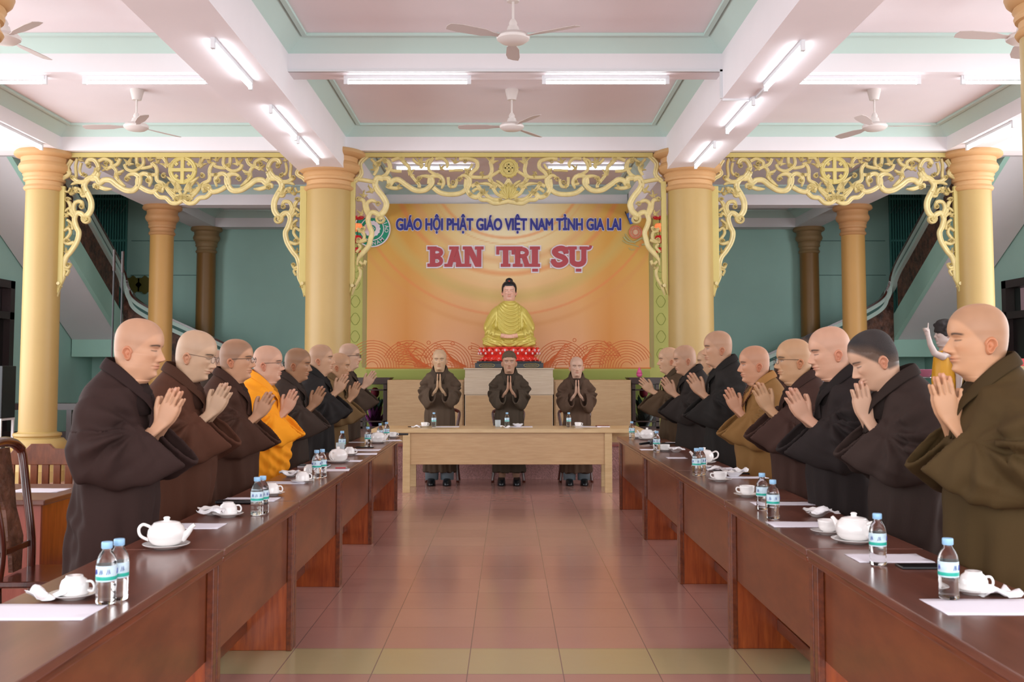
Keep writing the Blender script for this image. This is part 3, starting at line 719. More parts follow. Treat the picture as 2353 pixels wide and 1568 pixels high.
# wave pattern at the foot of the banner
wv = MB()
def arc(cx, cz, r, a0, a1, w_=.005):
    wv.tube([(cx+r*math.cos(a), YBN-.014, cz+r*math.sin(a)) for a in np.linspace(a0, a1, 14)], w_, 4)
for k, (px, flip) in enumerate(((855,1),(1025,1),(1290,-1),(1440,-1),(1370,-1),(940,1))):
    c = PW(px, 845, YBN); 
    if c.x < bx0-.1: c.x = bx0+.05
    for j in range(9):
        r = .10+.045*j; arc(c.x, bz0, r, 0 if flip > 0 else .4, PI-.4 if flip > 0 else PI)
    for j in range(9):
        P = [(c.x+flip*(.42+.0*j), .42-.045*j), (c.x+flip*(.56+.02*j), .36-.04*j), (c.x+flip*(.74+.01*j), .16-.02*j), (c.x+flip*(.98), .02)]
        P = [q for q in catmull([(a, max(.0, b)) for a, b in P], 5) if bx0 < q[0] < bx1]
        if len(P) > 2: wv.tube([(a, YBN-.014, bz0+max(0,b)) for a, b in P], .005, 4)
for (px, py, r) in ((916,790,.03),(935,792,.035),(930,810,.032),(1040,790,.03),(1080,800,.03),(1300,795,.03),(1320,782,.028),(1345,800,.035),(1400,790,.03),(985,788,.03),(1270,800,.03)):
    c = PW(px, py, YBN); wv.tube([(c.x+r*math.cos(a), YBN-.014, c.z+r*math.sin(a)) for a in np.linspace(0,2*PI,13)[:-1]], .005, 4, closed=True)
for (px, py, s) in ((950,785,1),(955,800,1),(965,825,1),(1390,785,-1),(1410,800,-1),(1000,820,-1),(1330,820,1)):
    c = PW(px, py, YBN); wv.tube([(c.x+s*(.02*t)*math.cos(t*1.1)*1.6, YBN-.014, c.z-.03*t+.03*math.sin(t*1.5)) for t in np.linspace(0,6,22)], .006, 4)
wv.build('wave_pattern', mat('coral_line_print', (222,122,72), .6), bn, world=True)
# lettering
def text_mesh(txt, size, thick, ext=.004, bold=0):
    cu = bpy.data.curves.new('t', 'FONT'); cu.body = txt; cu.size = size; cu.offset = thick; cu.extrude = ext; cu.align_x = 'LEFT'; cu.resolution_u = 4
    o = bpy.data.objects.new('t', cu); COL.objects.link(o); bpy.context.view_layer.update()
    me = bpy.data.meshes.new_from_object(o.evaluated_get(bpy.context.evaluated_depsgraph_get()))
    bpy.data.objects.remove(o); bpy.data.curves.remove(cu); return me
def text_fit(name, txt, m, parent, x0, x1, zbase, zcap, y, thick, ext=.004, ref=None):
    me0 = text_mesh(txt, 1.0, 0, .004)
    v0 = np.array([p.co[:] for p in me0.vertices]); f0 = [tuple(p.vertices) for p in me0.polygons]
    offs = [(thick*math.cos(a), thick*math.sin(a)*.8) for a in np.linspace(0, 2*PI, 13 if thick > .04 else 7)[:-1]]+[(0,0)]
    V, Q = [], []
    for k, (ox, oz) in enumerate(offs):
        Q += [tuple(i+len(v0)*k for i in q) for q in f0]; V.append(v0+np.array([ox, oz, .0006*k]))
    v = np.vstack(V); me = bpy.data.meshes.new('t'); me.from_pydata([tuple(p) for p in v], [], Q); me.update()
    if ref is None:
        ref = (v[:,0].min(), v[:,0].max())
    sx = (x1-x0)/(ref[1]-ref[0]); sz = (zcap-zbase)/.73
    o = parent.location
    for p, q in zip(me.vertices, v):
        p.co = (x0+(q[0]-ref[0])*sx-o[0], y-q[2]-o[1], zbase+q[1]*sz-o[2])
    me.materials.clear(); me.materials.append(m)
    return link(name, me, parent), ref
M_blue = mat('royal_blue_lettering', (44,48,140), .5); M_wht = mat('white_outline_print', (232,226,236), .6); M_redl = mat('brick_red_lettering', (172,66,74), .5)
a = PW(910, 529, YBN); b = PW(1427, 502, YBN)
_, rf = text_fit('blue_lettering', 'GIÁO HỘI PHẬT GIÁO VIỆT NAM TỈNH GIA LAI', M_blue, bn, a.x, b.x, a.z, b.z, YBN-.034, .044)
text_fit('lettering_outline', 'GIÁO HỘI PHẬT GIÁO VIỆT NAM TỈNH GIA LAI', M_wht, bn, a.x, b.x, a.z, b.z, YBN-.018, .090, ref=rf)
# slab-serif letters built from strokes: unit boxes on a 0..1 x 0..1 cell
def slab(ch):
    B = []; P = []
    def bx(x0, x1, z0, z1): B.append((x0,x1,z0,z1))
    if ch == 'B': bx(.14,.42,0,1); bx(0,.5,0,.14); bx(0,.5,.86,1); P += [('arcR',.5,.72,.28,.22),('arcR',.5,.28,.28,.25)]
    if ch == 'A': P += [('par',.12,.0,.42,.98,.24),('par',.66,.0,.42,.98,.24)]; bx(0,.38,0,.13); bx(.6,1.05,0,.13); bx(.3,.75,.24,.4); bx(.25,.72,.87,1)
    if ch == 'N': bx(.1,.32,0,1); bx(.0,.42,0,.13); bx(.74,.94,0,1); bx(.64,1.06,.87,1); bx(0,.35,.87,1); P += [('par',.66,.0,.14,1.0,.28)]
    if ch == 'T': bx(.38,.66,0,1); bx(.0,1.02,.84,1); bx(.0,.14,.62,.9); bx(.88,1.02,.62,.9); bx(.26,.78,0,.13)
    if ch == 'R': bx(.12,.38,0,1); bx(0,.5,0,.13); bx(0,.5,.87,1); P += [('arcR',.48,.7,.28,.24),('par',.66,.0,.46,.5,.26)]; bx(.62,1.04,0,.13)
    if ch == 'I': bx(.1,.38,0,1); bx(0,.48,0,.13); bx(0,.48,.87,1)
    if ch == 'S': P += [('arcS',)]; bx(.0,.12,.02,.36); bx(.74,.86,.66,.98)
    if ch == 'U': bx(.08,.34,.3,1); bx(.72,.96,.3,1); bx(0,.44,.87,1); bx(.62,1.04,.87,1); P += [('arcU',)]
    return B, P
def slab_text(name, m, grow, y, d):
    jit = [0]
    class _J(MB):
        pass
    cells = [('B',983,1050),('A',1022,1078),('N',1064,1114),('T',1141,1182),('R',1179,1219),('I',1218,1243),('S',1267,1308),('U',1306,1348)]
    def tub(pts, w_):
        P = [np.array(p) for p in pts]; R = []
        for i in range(len(P)):
            t = P[min(i+1,len(P)-1)]-P[max(i-1,0)]; t = t/np.linalg.norm(t); n = np.array([-t[1],t[0]])*w_
            R.append([(P[i][0]+n[0], y-d, P[i][1]+n[1]),(P[i][0]-n[0], y-d, P[i][1]-n[1]),(P[i][0]-n[0], y+d, P[i][1]-n[1]),(P[i][0]+n[0], y+d, P[i][1]+n[1])])
        jit[0] += 1; R = [[(a_,b_-(.0016*(jit[0]%5)+.0004+.0007*ir if b_ < y else 0),c_) for a_,b_,c_ in r_] for ir, r_ in enumerate(R)]; mb.rings(R)
    for ch, pa, pb in cells:
        mb = MB()
        a_ = PW(pa, 613.5, YBN); b_ = PW(pb, 568, YBN)
        wd = {'B':40,'A':44,'N':44,'T':40,'R':42,'I':46,'S':44,'U':42}[ch]*(PW(1169,600,YBN).x-PW(1168,600,YBN).x)
        H = b_.z-a_.z
        X = lambda u: a_.x+u*wd; Z = lambda v: a_.z+v*H
        Bx, Pp = slab(ch)
        for (x0,x1,z0,z1) in Bx: jit[0] += 1; mb.box(X(x0)-grow, X(x1)+grow, y-d-.0016*(jit[0]%5), y+d, Z(z0)-grow, Z(z1)+grow)
        for pj, p in enumerate(Pp):
            if p[0] == 'par':
                _, xb, zb_, xt_, zt_, w_ = p
                mb.prism([(X(xb)-grow*1.2, Z(zb_)-grow),(X(xb+w_)+grow*1.2, Z(zb_)-grow),(X(xt_+w_)+grow*1.2, Z(zt_)+grow),(X(xt_)-grow*1.2, Z(zt_)+grow)], y-d-.0008-.0016*((jit[0]+pj)%5), y+d, 'y')
            if p[0] == 'arcR':
                _, cx_, cz_, rx, rz = p; hw = .115*wd
                tub([(X(cx_-.1), Z(cz_+rz-.07))]+[(X(cx_)+math.cos(a)*(rx*wd-hw*.0), Z(cz_)+math.sin(a)*(rz*H-hw*.55)) for a in np.linspace(PI/2,-PI/2,11)]+[(X(cx_-.1), Z(cz_-rz+.07))], hw*.8+grow)
            if p[0] == 'arcS':
                hw = .125*wd+grow
                pts = catmull([(X(.78),Z(.66)),(X(.66),Z(.88)),(X(.4),Z(.91)),(X(.16),Z(.76)),(X(.3),Z(.58)),(X(.62),Z(.45)),(X(.74),Z(.26)),(X(.5),Z(.09)),(X(.22),Z(.1)),(X(.06),Z(.32))], 5)
                tub(pts, hw)
            if p[0] == 'arcU':
                hw = .13*wd+grow
                tub([(X(.21),Z(.4)),(X(.21),Z(.3))]+[(X(.52)+math.cos(a)*.31*wd, Z(.3)+math.sin(a)*.19*H) for a in np.linspace(PI,2*PI,11)]+[(X(.83),Z(.3)),(X(.84),Z(.4))], hw)
                tub(catmull([(X(1.02),Z(.9)),(X(1.18),Z(.95)),(X(1.22),Z(1.06))],4), .06*wd+grow)
                mb.box(X(.42)-grow, X(.68)+grow, y-d, y+d, Z(-.24)-grow, Z(-.12)+grow)
            
        if ch == 'I': mb.box(X(.12)-grow, X(.38)+grow, y-d, y+d, Z(-.24)-grow, Z(-.12)+grow)
        mb.build(name, m, bn, world=True)
slab_text('red_letter', M_redl, .005, YBN-.044, .004); slab_text('letter_outline', M_wht, .026, YBN-.024, .003)
# round green seal (left) and blue / pink emblem (right)
M_grn = mat('emerald_print', (22,146,112), .5)
def disc(mb, c, r, y, n=40, scal=0):
    v = [(c.x+(r+scal*math.cos(i*PI*2*14/n))*math.cos(2*PI*i/n), y, c.z+(r+scal*math.cos(i*PI*2*14/n))*math.sin(2*PI*i/n)) for i in range(n)]
    mb.add(v, [tuple(range(n))])
c = PW(856, 527, YBN); px1 = PW(1169,527,YBN).x-PW(1168,527,YBN).x
sl = MB(); sl.lathe([(42*px1,0),(42*px1,.03),(40*px1,.035),(.001,.035)], 56); sl.v = [(c.x+a, YBN-.012-cc, c.z+b) for a,b,cc in sl.v]; sl.build('seal_rim', M_wht, bn, world=True)
for nm, m_, r, yy, sc_ in (('seal_ring', M_grn, 39.5, .049, 0), ('seal_inner_line', M_wht, 27.5, .051, 0), ('seal_field', M_grn, 25.5, .053, 0), ('seal_flower', M_wht, 18.5, .055, .006), ('seal_centre', M_grn, 8.5, .057, 0)):
    d_ = MB(); disc(d_, c, r*px1, YBN-yy, 112 if sc_ else 48, sc_); d_.build(nm, m_, bn, world=True)
dd = MB()
for k in range(8):
    a = 2*PI*k/8; disc(dd, Vector((c.x+5*px1*math.cos(a), 0, c.z+5*px1*math.sin(a))), 1.3*px1, YBN-.058, 8)
dd.build('seal_dots', M_wht, bn, world=True)
def ring_text(txt, r, a_start, step, inward):
    for i, ch in enumerate(txt):
        if ch == ' ': continue
        me = text_mesh(ch, 12*px1, .0003, .001); vs = np.array([p.co[:] for p in me.vertices]); cxm = (vs[:,0].min()+vs[:,0].max())/2
        a = math.radians(a_start+step*i)
        for p, q in zip(me.vertices, vs):
            u, v_ = q[0]-cxm, q[1]-4.2*px1
            if inward: ex, ez = (math.sin(a), -math.cos(a)), (math.cos(a), math.sin(a)); 
            else: ex, ez = (-math.sin(a), math.cos(a)), (-math.cos(a), -math.sin(a))
            p.co = (c.x+r*math.cos(a)+ex[0]*u+ez[0]*v_-bn.location.x, YBN-.06-q[2]-bn.location.y, c.z+r*math.sin(a)+ex[1]*u+ez[1]*v_-bn.location.z)
        me.materials.clear(); me.materials.append(M_wht); link('seal_letter', me, bn)
ring_text('GIÁO', 33.5*px1, 38, -15, True)
ring_text('NAM', 33.5*px1, -82, 17, False)
E = PW(1460, 534, YBN); em = MB(); 
a0 = PW(1443, 491, YBN); a1 = PW(1452, 515, YBN)
M_blu2 = mat('blue_scroll_print', (66,104,190), .5)
MB().tube([(a0.x, YBN-.04, a0.z),(a1.x, YBN-.04, a1.z)], 5*px1, 16).build('blue_scroll', M_blu2, bn, world=True)
MB().tube([(PW(1436,487,YBN).x, YBN-.03, PW(1436,487,YBN).z),(a1.x-4*px1, YBN-.03, a1.z)], 1.2*px1, 6).build('scroll_rod', M_dark, bn, world=True)
em.tube([(E.x+14*px1*math.cos(a), YBN-.03, E.z+14*px1*math.sin(a)) for a in np.linspace(0,2*PI,33)[:-1]], 1.6*px1, 6, closed=True)
em.tube([(E.x+7*px1*math.cos(a), YBN-.03, E.z+7*px1*math.sin(a)) for a in np.linspace(0,2*PI,25)[:-1]], .8*px1, 6, closed=True)
for k in range(20):
    a = 2*PI*k/20; em.tube([(E.x+7*px1*math.cos(a), YBN-.03, E.z+7*px1*math.sin(a)),(E.x+13*px1*math.cos(a), YBN-.03, E.z+13*px1*math.sin(a))], .45*px1, 4)
em.build('wheel_emblem', mat('pink_emblem_print', (224,134,104), .5), bn, world=True)
d_ = MB(); disc(d_, E, 12.5*px1, YBN-.022); d_.build('wheel_disc', mat('beige_emblem_print', (216,186,150), .5), bn, world=True)
lf = MB()
for (pts, w_) in (([(1433,545),(1443,555),(1458,556),(1475,548),(1486,556)],2.2),([(1436,538),(1445,550),(1460,560)],1.4),([(1430,553),(1440,560),(1452,563),(1468,568)],1.2),([(1444,570),(1450,575),(1458,574)],1),([(1476,548),(1484,560),(1474,563)],2.5)):
    P = [PW(a,b,YBN) for a,b in pts]; lf.tube([(q[0],YBN-.025,q[1]) for q in catmull([(p.x,p.z) for p in P],4)], w_*px1, 5)
lf.build('leaf_flourish', mat('sage_emblem_print', (184,182,130), .5), bn, world=True)
# red and amber lotus garlands hanging at both sides of the banner
M_lan = mat('amber_glass_petals', (255,150,90), .25, coat=.5, emit=.35); M_lred = mat('crimson_petals', (206,20,40), .3, coat=.4)
for sg, px, lab in ((-1, 822, 'red and amber hanging lotus garland left of the banner, behind the carved screen'), (1, 1515, 'red and amber hanging lotus garland right of the banner, behind the carved screen')):
    g = thing('lotus_garland', lab, 'garland', tuple(PW(px, 470, 17.5)))
    q = MB(); q.tube([(0,0,.45),(0,0,-.95)], .006, 6)
    q.build('cord', M_dark, g)
    for (dz, r, mm) in ((-.08,.10,M_lred),(-.22,.12,M_lred),(-.42,.13,M_lan),(-.62,.12,M_lred),(-.8,.07,M_lred)):
        p = MB()
        for k in range(9):
            a = 2*PI*k/9
            for tier, (rr, hh) in enumerate(((1,.6),(.6,1.0))):
                p.sphere((math.cos(a+tier*.35)*r*.62*rr, math.sin(a+tier*.35)*r*.62*rr, dz+.03*tier), (r*.3, r*.3, r*.55*hh), 8, 6)
        p.build('lotus_flower', mm, g, smooth=True)
# ---------------------------------------------------------------- altar, statue, cabinets (on the stage)
YA = 16.6
al = thing('altar_cabinet', 'tall pale laminate altar cabinet in the middle under the golden statue', 'cabinet', (PW(1170, 900, YA).x, YA, SH))
xa, xb = PW(1067, 900, YA).x, PW(1272, 900, YA).x; zt = PW(1168, 847.5, YA).z
m = MB(); m.box(xa+.01, xb-.01, YA, YA+.85, SH, zt); m.build('body', M_oakw, al, world=True, bevel=.004)
MB().box(xa, xb, YA-.02, YA, PW(0, 907, YA).z, PW(0, 868, YA).z).build('upper_panel', M_oakw, al, world=True, bevel=.004)
MB().box(xa+.02, xb-.02, YA-.012, YA, SH+.03, PW(0, 909, YA).z).build('lower_panel', M_oakp, al, world=True, bevel=.004)
MB().box(xa-.01, xb+.01, YA-.03, YA+.86, zt-.012, zt+.01).build('top', M_oakw, al, world=True, bevel=.003)
for (p0, p1, lab) in ((890,1066,'low pale laminate cabinet left of the altar, behind the left standing monk'), (1273,1450,'low pale laminate cabinet right of the altar, behind the right standing monk')):
    xa, xb = PW(p0, 900, YA+.1).x, PW(p1, 900, YA+.1).x; zt2 = PW(1168, 873.5, YA+.1).z
    a2 = thing('side_cabinet', lab, 'cabinet', ((xa+xb)/2, YA+.1, SH))
    MB().box(xa, xb, YA+.1, YA+.75, SH, zt2).build('body', M_oakp, a2, world=True, bevel=.004)
    MB().box(xa+.02, xb-.02, YA+.085, YA+.1, SH+.03, zt2-.03).build('front_panel', M_oakp, a2, world=True, bevel=.003)
for (p0, p1, lab, flip) in ((826,889,'dark wood glass display cabinet with purple lotus, left of the pale cabinets',1), (1452,1515,'dark wood glass display cabinet with grey lotus, right of the pale cabinets',-1)):
    YC_ = 16.9; xa, xb = PW(p0, 900, YC_).x, PW(p1, 900, YC_).x; zt2 = PW(1168, 868, YC_).z
    cb = thing('display_cabinet', lab, 'cabinet', ((xa+xb)/2, YC_, SH)); W_ = xb-xa; cx_ = (xa+xb)/2
    f = MB()
    for x in (xa+.03, xb-.03):
        for y in (YC_+.03, YC_+.45): f.box(x-.03, x+.03, y-.03, y+.03, SH, zt2-.05)
    for z in (SH+.03, SH+.12, zt2-.2, zt2-.1): f.box(xa, xb, YC_, YC_+.03, z-.012, z+.012)
    f.build('frame', M_dark, cb, world=True, bevel=.004)
    f = MB(); f.prism([(xa-.06, zt2),(xb+.06, zt2),(xb+.01, zt2-.06),(xb, zt2-.1),(xa, zt2-.1),(xa-.01, zt2-.06)], YC_-.04, YC_+.5, 'y'); f.build('cornice', M_dark, cb, world=True)
    MB().box(xa, xb, YC_, YC_+.48, SH, SH+.02).build('bottom_shelf', M_dark, cb, world=True)
    MB().box(xa+.05, xb-.05, YC_+.012, YC_+.018, SH+.03, zt2-.1).build('glass_pane', M_glass, cb, world=True)
    fl_ = thing('lotus_ornament', ('purple' if flip > 0 else 'grey white') + ' paper lotus inside the %s display cabinet' % ('left' if flip > 0 else 'right'), 'ornament', (cx_, YC_+.24, SH+.02))
    p = MB()
    for k in range(11):
        a = 2*PI*k/11
        for rr, hh in ((.12,.34),(.17,.22)): 
            R = []
            for j in range(7):
                u = j/6; wd = .05*math.sin(PI*min(1,.15+.85*u))*(1 if u < 1 else .01)+.001; r_ = rr*(.35+.65*u); 
                cxp, cyp, czp = r_*math.cos(a), r_*math.sin(a), hh*u; tx, ty = -math.sin(a), math.cos(a)
                R.append([(cxp+tx*wd, cyp+ty*wd, czp), (cxp-tx*wd, cyp-ty*wd, czp), (cxp-tx*wd*.6+.008*math.cos(a), cyp-ty*wd*.6+.008*math.sin(a), czp), (cxp+tx*wd*.6+.008*math.cos(a), cyp+ty*wd*.6+.008*math.sin(a), czp)])
            p.rings(R)
    p.build('petals', mat('purple_petals', (196,86,186), .5) if flip > 0 else mat('pale_grey_petals', (206,214,220), .5), fl_)
    p = MB()
    for k in range(7):
        a = 2*PI*k/7+.3; p.tube([(0,0,.2),(.07*math.cos(a),.07*math.sin(a),.36),(.15*math.cos(a),.12*math.sin(a),.46+.03*(k%3))], [.03,.05,.004], 6)
    p.build('leaves', mat('dark_green_leaves', (34,74,62), .5), fl_)
    MB().sphere((.0,0,.56), (.07,.05,.09), 12, 8).build('bud', mat('crimson_bud', (186,40,70), .5), fl_, smooth=True)
sset(MB().sphere((0,0,.05), (.05,.05,.05), 12, 8).rings([[(.05*math.cos(a)*s, .05*math.sin(a)*s, z) for a in np.linspace(0,2*PI,13)[:-1]] for s, z in ((1,.06),(.7,.11),(.05,.17))]).build('lotus_candle', mat('pink_candle', (226,96,150), .5), smooth=True, origin=None), 'small pink lotus bud candle on top of the right display cabinet', 'candle').location = (PW(1471, 868, 17.0).x, 17.1, PW(1168, 868, 16.9).z)
# ---------------------------------------------------------------- figures: shared helpers
def remesh(mb, voxel, smooth=4):
    me = mb.mesh('tmp', None); o = bpy.data.objects.new('tmp', me); COL.objects.link(o)
    r = o.modifiers.new('r', 'REMESH'); r.mode = 'VOXEL'; r.voxel_size = voxel
    if smooth: s = o.modifiers.new('s', 'SMOOTH'); s.iterations = smooth; s.factor = .5
    bpy.context.view_layer.update()
    e = o.evaluated_get(bpy.context.evaluated_depsgraph_get()); q = bpy.data.meshes.new_from_object(e)
    bpy.data.objects.remove(o); bpy.data.meshes.remove(me)
    n = len(q.vertices); v = np.empty(n*3); q.vertices.foreach_get('co', v); v = v.reshape(-1,3)
    nr = np.empty(n*3); q.vertices.foreach_get('normal', nr); nr = nr.reshape(-1,3)
    f = [tuple(p.vertices) for p in q.polygons]; bpy.data.meshes.remove(q)
    return v, nr, f
def mk(name, v, f, m, parent=None, smooth=True, cols=None):
    me = bpy.data.meshes.new(name); me.from_pydata([tuple(p) for p in v], [], f); me.update()
    if m: me.materials.append(m)
    if cols is not None:
        ca = me.color_attributes.new('Col', 'FLOAT_COLOR', 'POINT')
        c = np.ones((len(v), 4), np.float32); c[:, :3] = cols; ca.data.foreach_set('color', c.ravel())
    return link(name, me, parent, smooth)
def smst(a, b, x):
    t = np.clip((x-a)/(b-a), 0, 1); return t*t*(3-2*t)
def loft(secs, n=28, ups=None):
    # secs: (center, side_vec*radius, tall_vec*radius)
    return [[tuple(np.array(c)+np.array(a)*math.cos(2*PI*i/n)+np.array(b)*math.sin(2*PI*i/n)) for i in range(n)] for c, a, b in secs]
def arm_loft(mb, pts, side=(0,1,0), n=24):
    # pts: (center, tall radius, side radius[, tilt])
    C = [np.array(p[0], float) for p in pts]; S_ = np.array(side, float); secs = []
    for i, p in enumerate(pts):
        t = C[min(i+1,len(C)-1)]-C[max(i-1,0)]; t /= np.linalg.norm(t)
        s = S_-t*S_.dot(t); s /= np.linalg.norm(s); T = np.cross(t, s)
        secs.append((C[i], s*p[2], T*p[1]))
    mb.rings(loft(secs, n))
# --- head -----------------------------------------------------------
ZT = [-.13,-.10,-.06,-.03,-.012,0,.008,.016,.026,.036,.043,.048,.0525,.057,.063,.070,.078,.09,.10,.113,.125,.135,.145,.155]
XF = [.050,.040,.028,.026,.038,.058,.069,.074,.076,.0765,.077,.0775,.078,.0785,.079,.080,.081,.083,.084,.083,.082,.086,.091,.092]
XBk= [-.085,-.078,-.074,-.072,-.073,-.074,-.075,-.076,-.079,-.082,-.085,-.087,-.089,-.090,-.092,-.095,-.098,-.101,-.103,-.105,-.106,-.107,-.107,-.107]
WD = [.085,.070,.061,.058,.057,.057,.057,.058,.060,.062,.0635,.064,.065,.066,.067,.0685,.070,.0715,.0725,.074,.0745,.075,.0765,.078]
FW = [.9,.9,.9,.88,.80,.66,.62,.62,.66,.72,.75,.77,.79,.80,.82,.85,.88,.91,.93,.94,.95,.95,.94,.93]   # how wide the front half is
_zz = np.linspace(-.14, .17, 621); _kr = np.exp(-np.linspace(-3,3,31)**2/2); _kr /= _kr.sum()
def _sm(T):
    q = np.interp(_zz, ZT, T); return np.convolve(np.pad(q, 15, mode='edge'), _kr, 'valid')
XFs, XBs, WDs, FWs = _sm(XF), _sm(XBk), _sm(WD), _sm(FW)
def head_mesh(P, skin, ncol=104, lod=1.0):
    jaw = P.get('jaw', 1.0); nose = P.get('nose', 1.0); chub = P.get('chub', 0.0); cran = P.get('cran', 1.0)
    zr = list(np.arange(-.13, .155, .0026/lod)); na = int(26*lod)
    V = []; rows = 0
    ph = np.linspace(0, 2*PI, ncol+1)[:-1]
    # denser sampling at the face
    ph = ph - .55*np.sin(ph)*.55
    cx = -.012
    for z in zr + [None]*na:
        if z is None:
            k = rows-len(zr)+1; a = (PI/2)*k/(na+.35); u = math.sin(a); z_ = .155+.095*cran*u
            g = (1-u**2.25)**(1/2.25); xf = .092; xb = -.107; w_ = .078; fw = .93
            xf = cx+(xf-cx)*g; xb = cx+(xb-cx)*g; w_ *= g
            # forehead slope back a little
            xf -= .004*u
        else:
            z_ = z; xf = np.interp(z, _zz, XFs); xb = np.interp(z, _zz, XBs); w_ = np.interp(z, _zz, WDs); fw = np.interp(z, _zz, FWs)
            if z < .10: w_ += chub*.012*math.exp(-((z-.035)/.035)**2); w_ *= 1+(jaw-1)*smst(.12,.03,z) if z > -.02 else 1
            if -.06 < z < .02: xf += chub*.014*math.exp(-((z+.012)/.014)**2)
            if z < -.01: xf += chub*.012; w_ *= 1+.10*chub
        c, s = np.cos(ph), np.sin(ph)
        x = np.where(c > 0, cx+(xf-cx)*np.abs(c)**.88, cx+(cx-xb)*np.sign(c)*np.abs(c)**.92)
        yy = w_*np.sign(s)*np.abs(s)**.92*np.where(c > 0, 1-(1-fw)*np.abs(c)**1.2*1.6*.6, 1)
        V.append(np.stack([x, yy, np.full_like(x, z_)], 1)); rows += 1
    V = np.array(V); x, y, z = V[...,0], V[...,1], V[...,2]
    front = smst(.2, .75, np.cos(ph))[None,:]*np.ones_like(x)
    def g(y0, sy, z0, sz): return np.exp(-((y-y0)/sy)**2-((z-z0)/sz)**2)
    def g2(y0, sy, z0, sz): return g(y0,sy,z0,sz)+g(-y0,sy,z0,sz)
    d = np.zeros_like(x)
    # nose: ridge + tip + wings
    ridge = np.interp(z, [.067,.073,.079,.086,.098,.112,.124,.134], [0,.010,.025,.029,.021,.013,.007,0])*nose
    wid = np.interp(z, [.07,.084,.1,.13], [.0165,.0125,.0095,.009])
    d += ridge*np.exp(-(np.abs(y)/wid)**2.4)
    d += .0085*g2(.0135,.006,.0795,.0065)*nose
    # eye sockets, lids, brow, cheeks
    d -= .0095*g2(.029,.014,.1235,.011)
    d += .0080*g2(.031,.0120,.1195,.0066)
    d -= .0020*g2(.031,.012,.1275,.0018)
    d += .0030*g2(.030,.017,.1365,.0055)
    d += .0035*g2(.038,.018,.098,.016)*(1+chub)
    d -= .0022*g2(.024,.006,.074,.016)
    # lips and chin only in the middle
    lw = np.exp(-(np.abs(y)/.024)**3)
    d += lw*(.0085*np.exp(-((z-.0585)/.0045)**2)+.0075*np.exp(-((z-.0470)/.0050)**2)-.004*np.exp(-((z-.0528)/.0018)**2)+.004*np.exp(-((z-.055)/.016)**2))
    d += .009*g(0,.018,.016,.012)
    d -= .0025*g2(.026,.005,.052,.006)
    
    # temples
    d -= .003*g2(.062,.02,.14,.02)
    V[...,0] += d*front*1.0
    x = V[...,0]
    # --- surface colour (skin, lips, brows, lashes, shaved scalp)
    sk = np.array(lin(skin)); C = np.ones(V.shape)*sk
    red = sk*np.array([.93,.62,.60]); stub = sk*np.array([.62,.64,.68])*P.get('stub', 1.0)
    def bl(mask, c, k): C[:] = C*(1-(mask*k)[...,None])+c*(mask*k)[...,None]
    # blush on cheeks / nose / ears
    bl(front*np.clip(g2(.04,.02,.09,.02)+g(0,.016,.085,.014),0,1), sk*np.array([1.0,.86,.80]), .4)
    hz = np.interp(x, [-.12,-.03,.0,.03,.055,.075,.09], [.055,.06,.10,.135,.165,.185,.195])
    hair = smst(-.006, .012, z-hz)
    bl(hair, stub, P.get('stubk', .45))
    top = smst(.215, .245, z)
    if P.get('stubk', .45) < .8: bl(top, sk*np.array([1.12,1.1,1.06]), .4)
    lip = front*np.exp(-(np.abs(y)/.0215)**4)*(np.exp(-((z-.0575)/.0045)**2)+np.exp(-((z-.048)/.005)**2)); bl(np.clip(lip,0,1), red, .75)
    bl(front*np.exp(-(np.abs(y)/.0225)**4)*np.exp(-((z-.0528)/.0013)**2), sk*np.array([.35,.2,.2]), .85)
    ya = np.abs(y)
    browz = .1395+.003*np.sin(np.clip((ya-.012)/.036,0,1)*PI)
    br = front**.5*smst(.010,.016,ya)*smst(.056,.047,ya)*np.exp(-((z-browz)/.0038)**2)
    bl(np.clip(br,0,1), sk*.0+np.array([.018,.013,.012]), P.get('brow', 1.0))
    open_ = P.get('eyes', 0)
    lz = .1185-.0012*np.cos(np.clip((ya-.031)/.013,-1,1)*PI/2)+.001 + (.0026 if open_ else 0)
    la = smst(.0,.3,x)*0+front**.5*smst(.0155,.0185,ya)*smst(.0475,.0435,ya)*np.exp(-((z-lz)/.0021)**2)
    bl(np.clip(la,0,1), np.array([.02,.014,.012]), .9)
    if open_:
        ey = front*np.exp(-((ya-.031)/.0048)**4)*np.exp(-((z-.1188)/.0022)**2); wh = front*np.exp(-((ya-.031)/.010)**4)*np.exp(-((z-.1185)/.0022)**2)
        bl(np.clip(wh,0,1), np.array([.55,.5,.48]), .7); bl(np.clip(ey,0,1), np.array([.02,.012,.01]), .9)
    bl(front*np.clip(g2(.0085,.0032,.0735,.0022),0,1), sk*.25, .7)
    shade = front*np.clip(g2(.019,.006,.127,.006),0,1); bl(shade, sk*np.array([.70,.55,.52]), .45)
    mot = np.array([noise.noise(Vector(p)*30) for p in V.reshape(-1,3)]).reshape(x.shape); C *= (1+.07*mot)[...,None]
    n = ncol; F_ = []
    R_ = V.shape[0]
    for j in range(R_-1):
        for i in range(n):
            k = (i+1) % n; F_.append((j*n+i, j*n+k, (j+1)*n+k, (j+1)*n+i))
    F_.append(tuple(range((R_-1)*n, R_*n)))
    v = V.reshape(-1,3); c = C.reshape(-1,3)
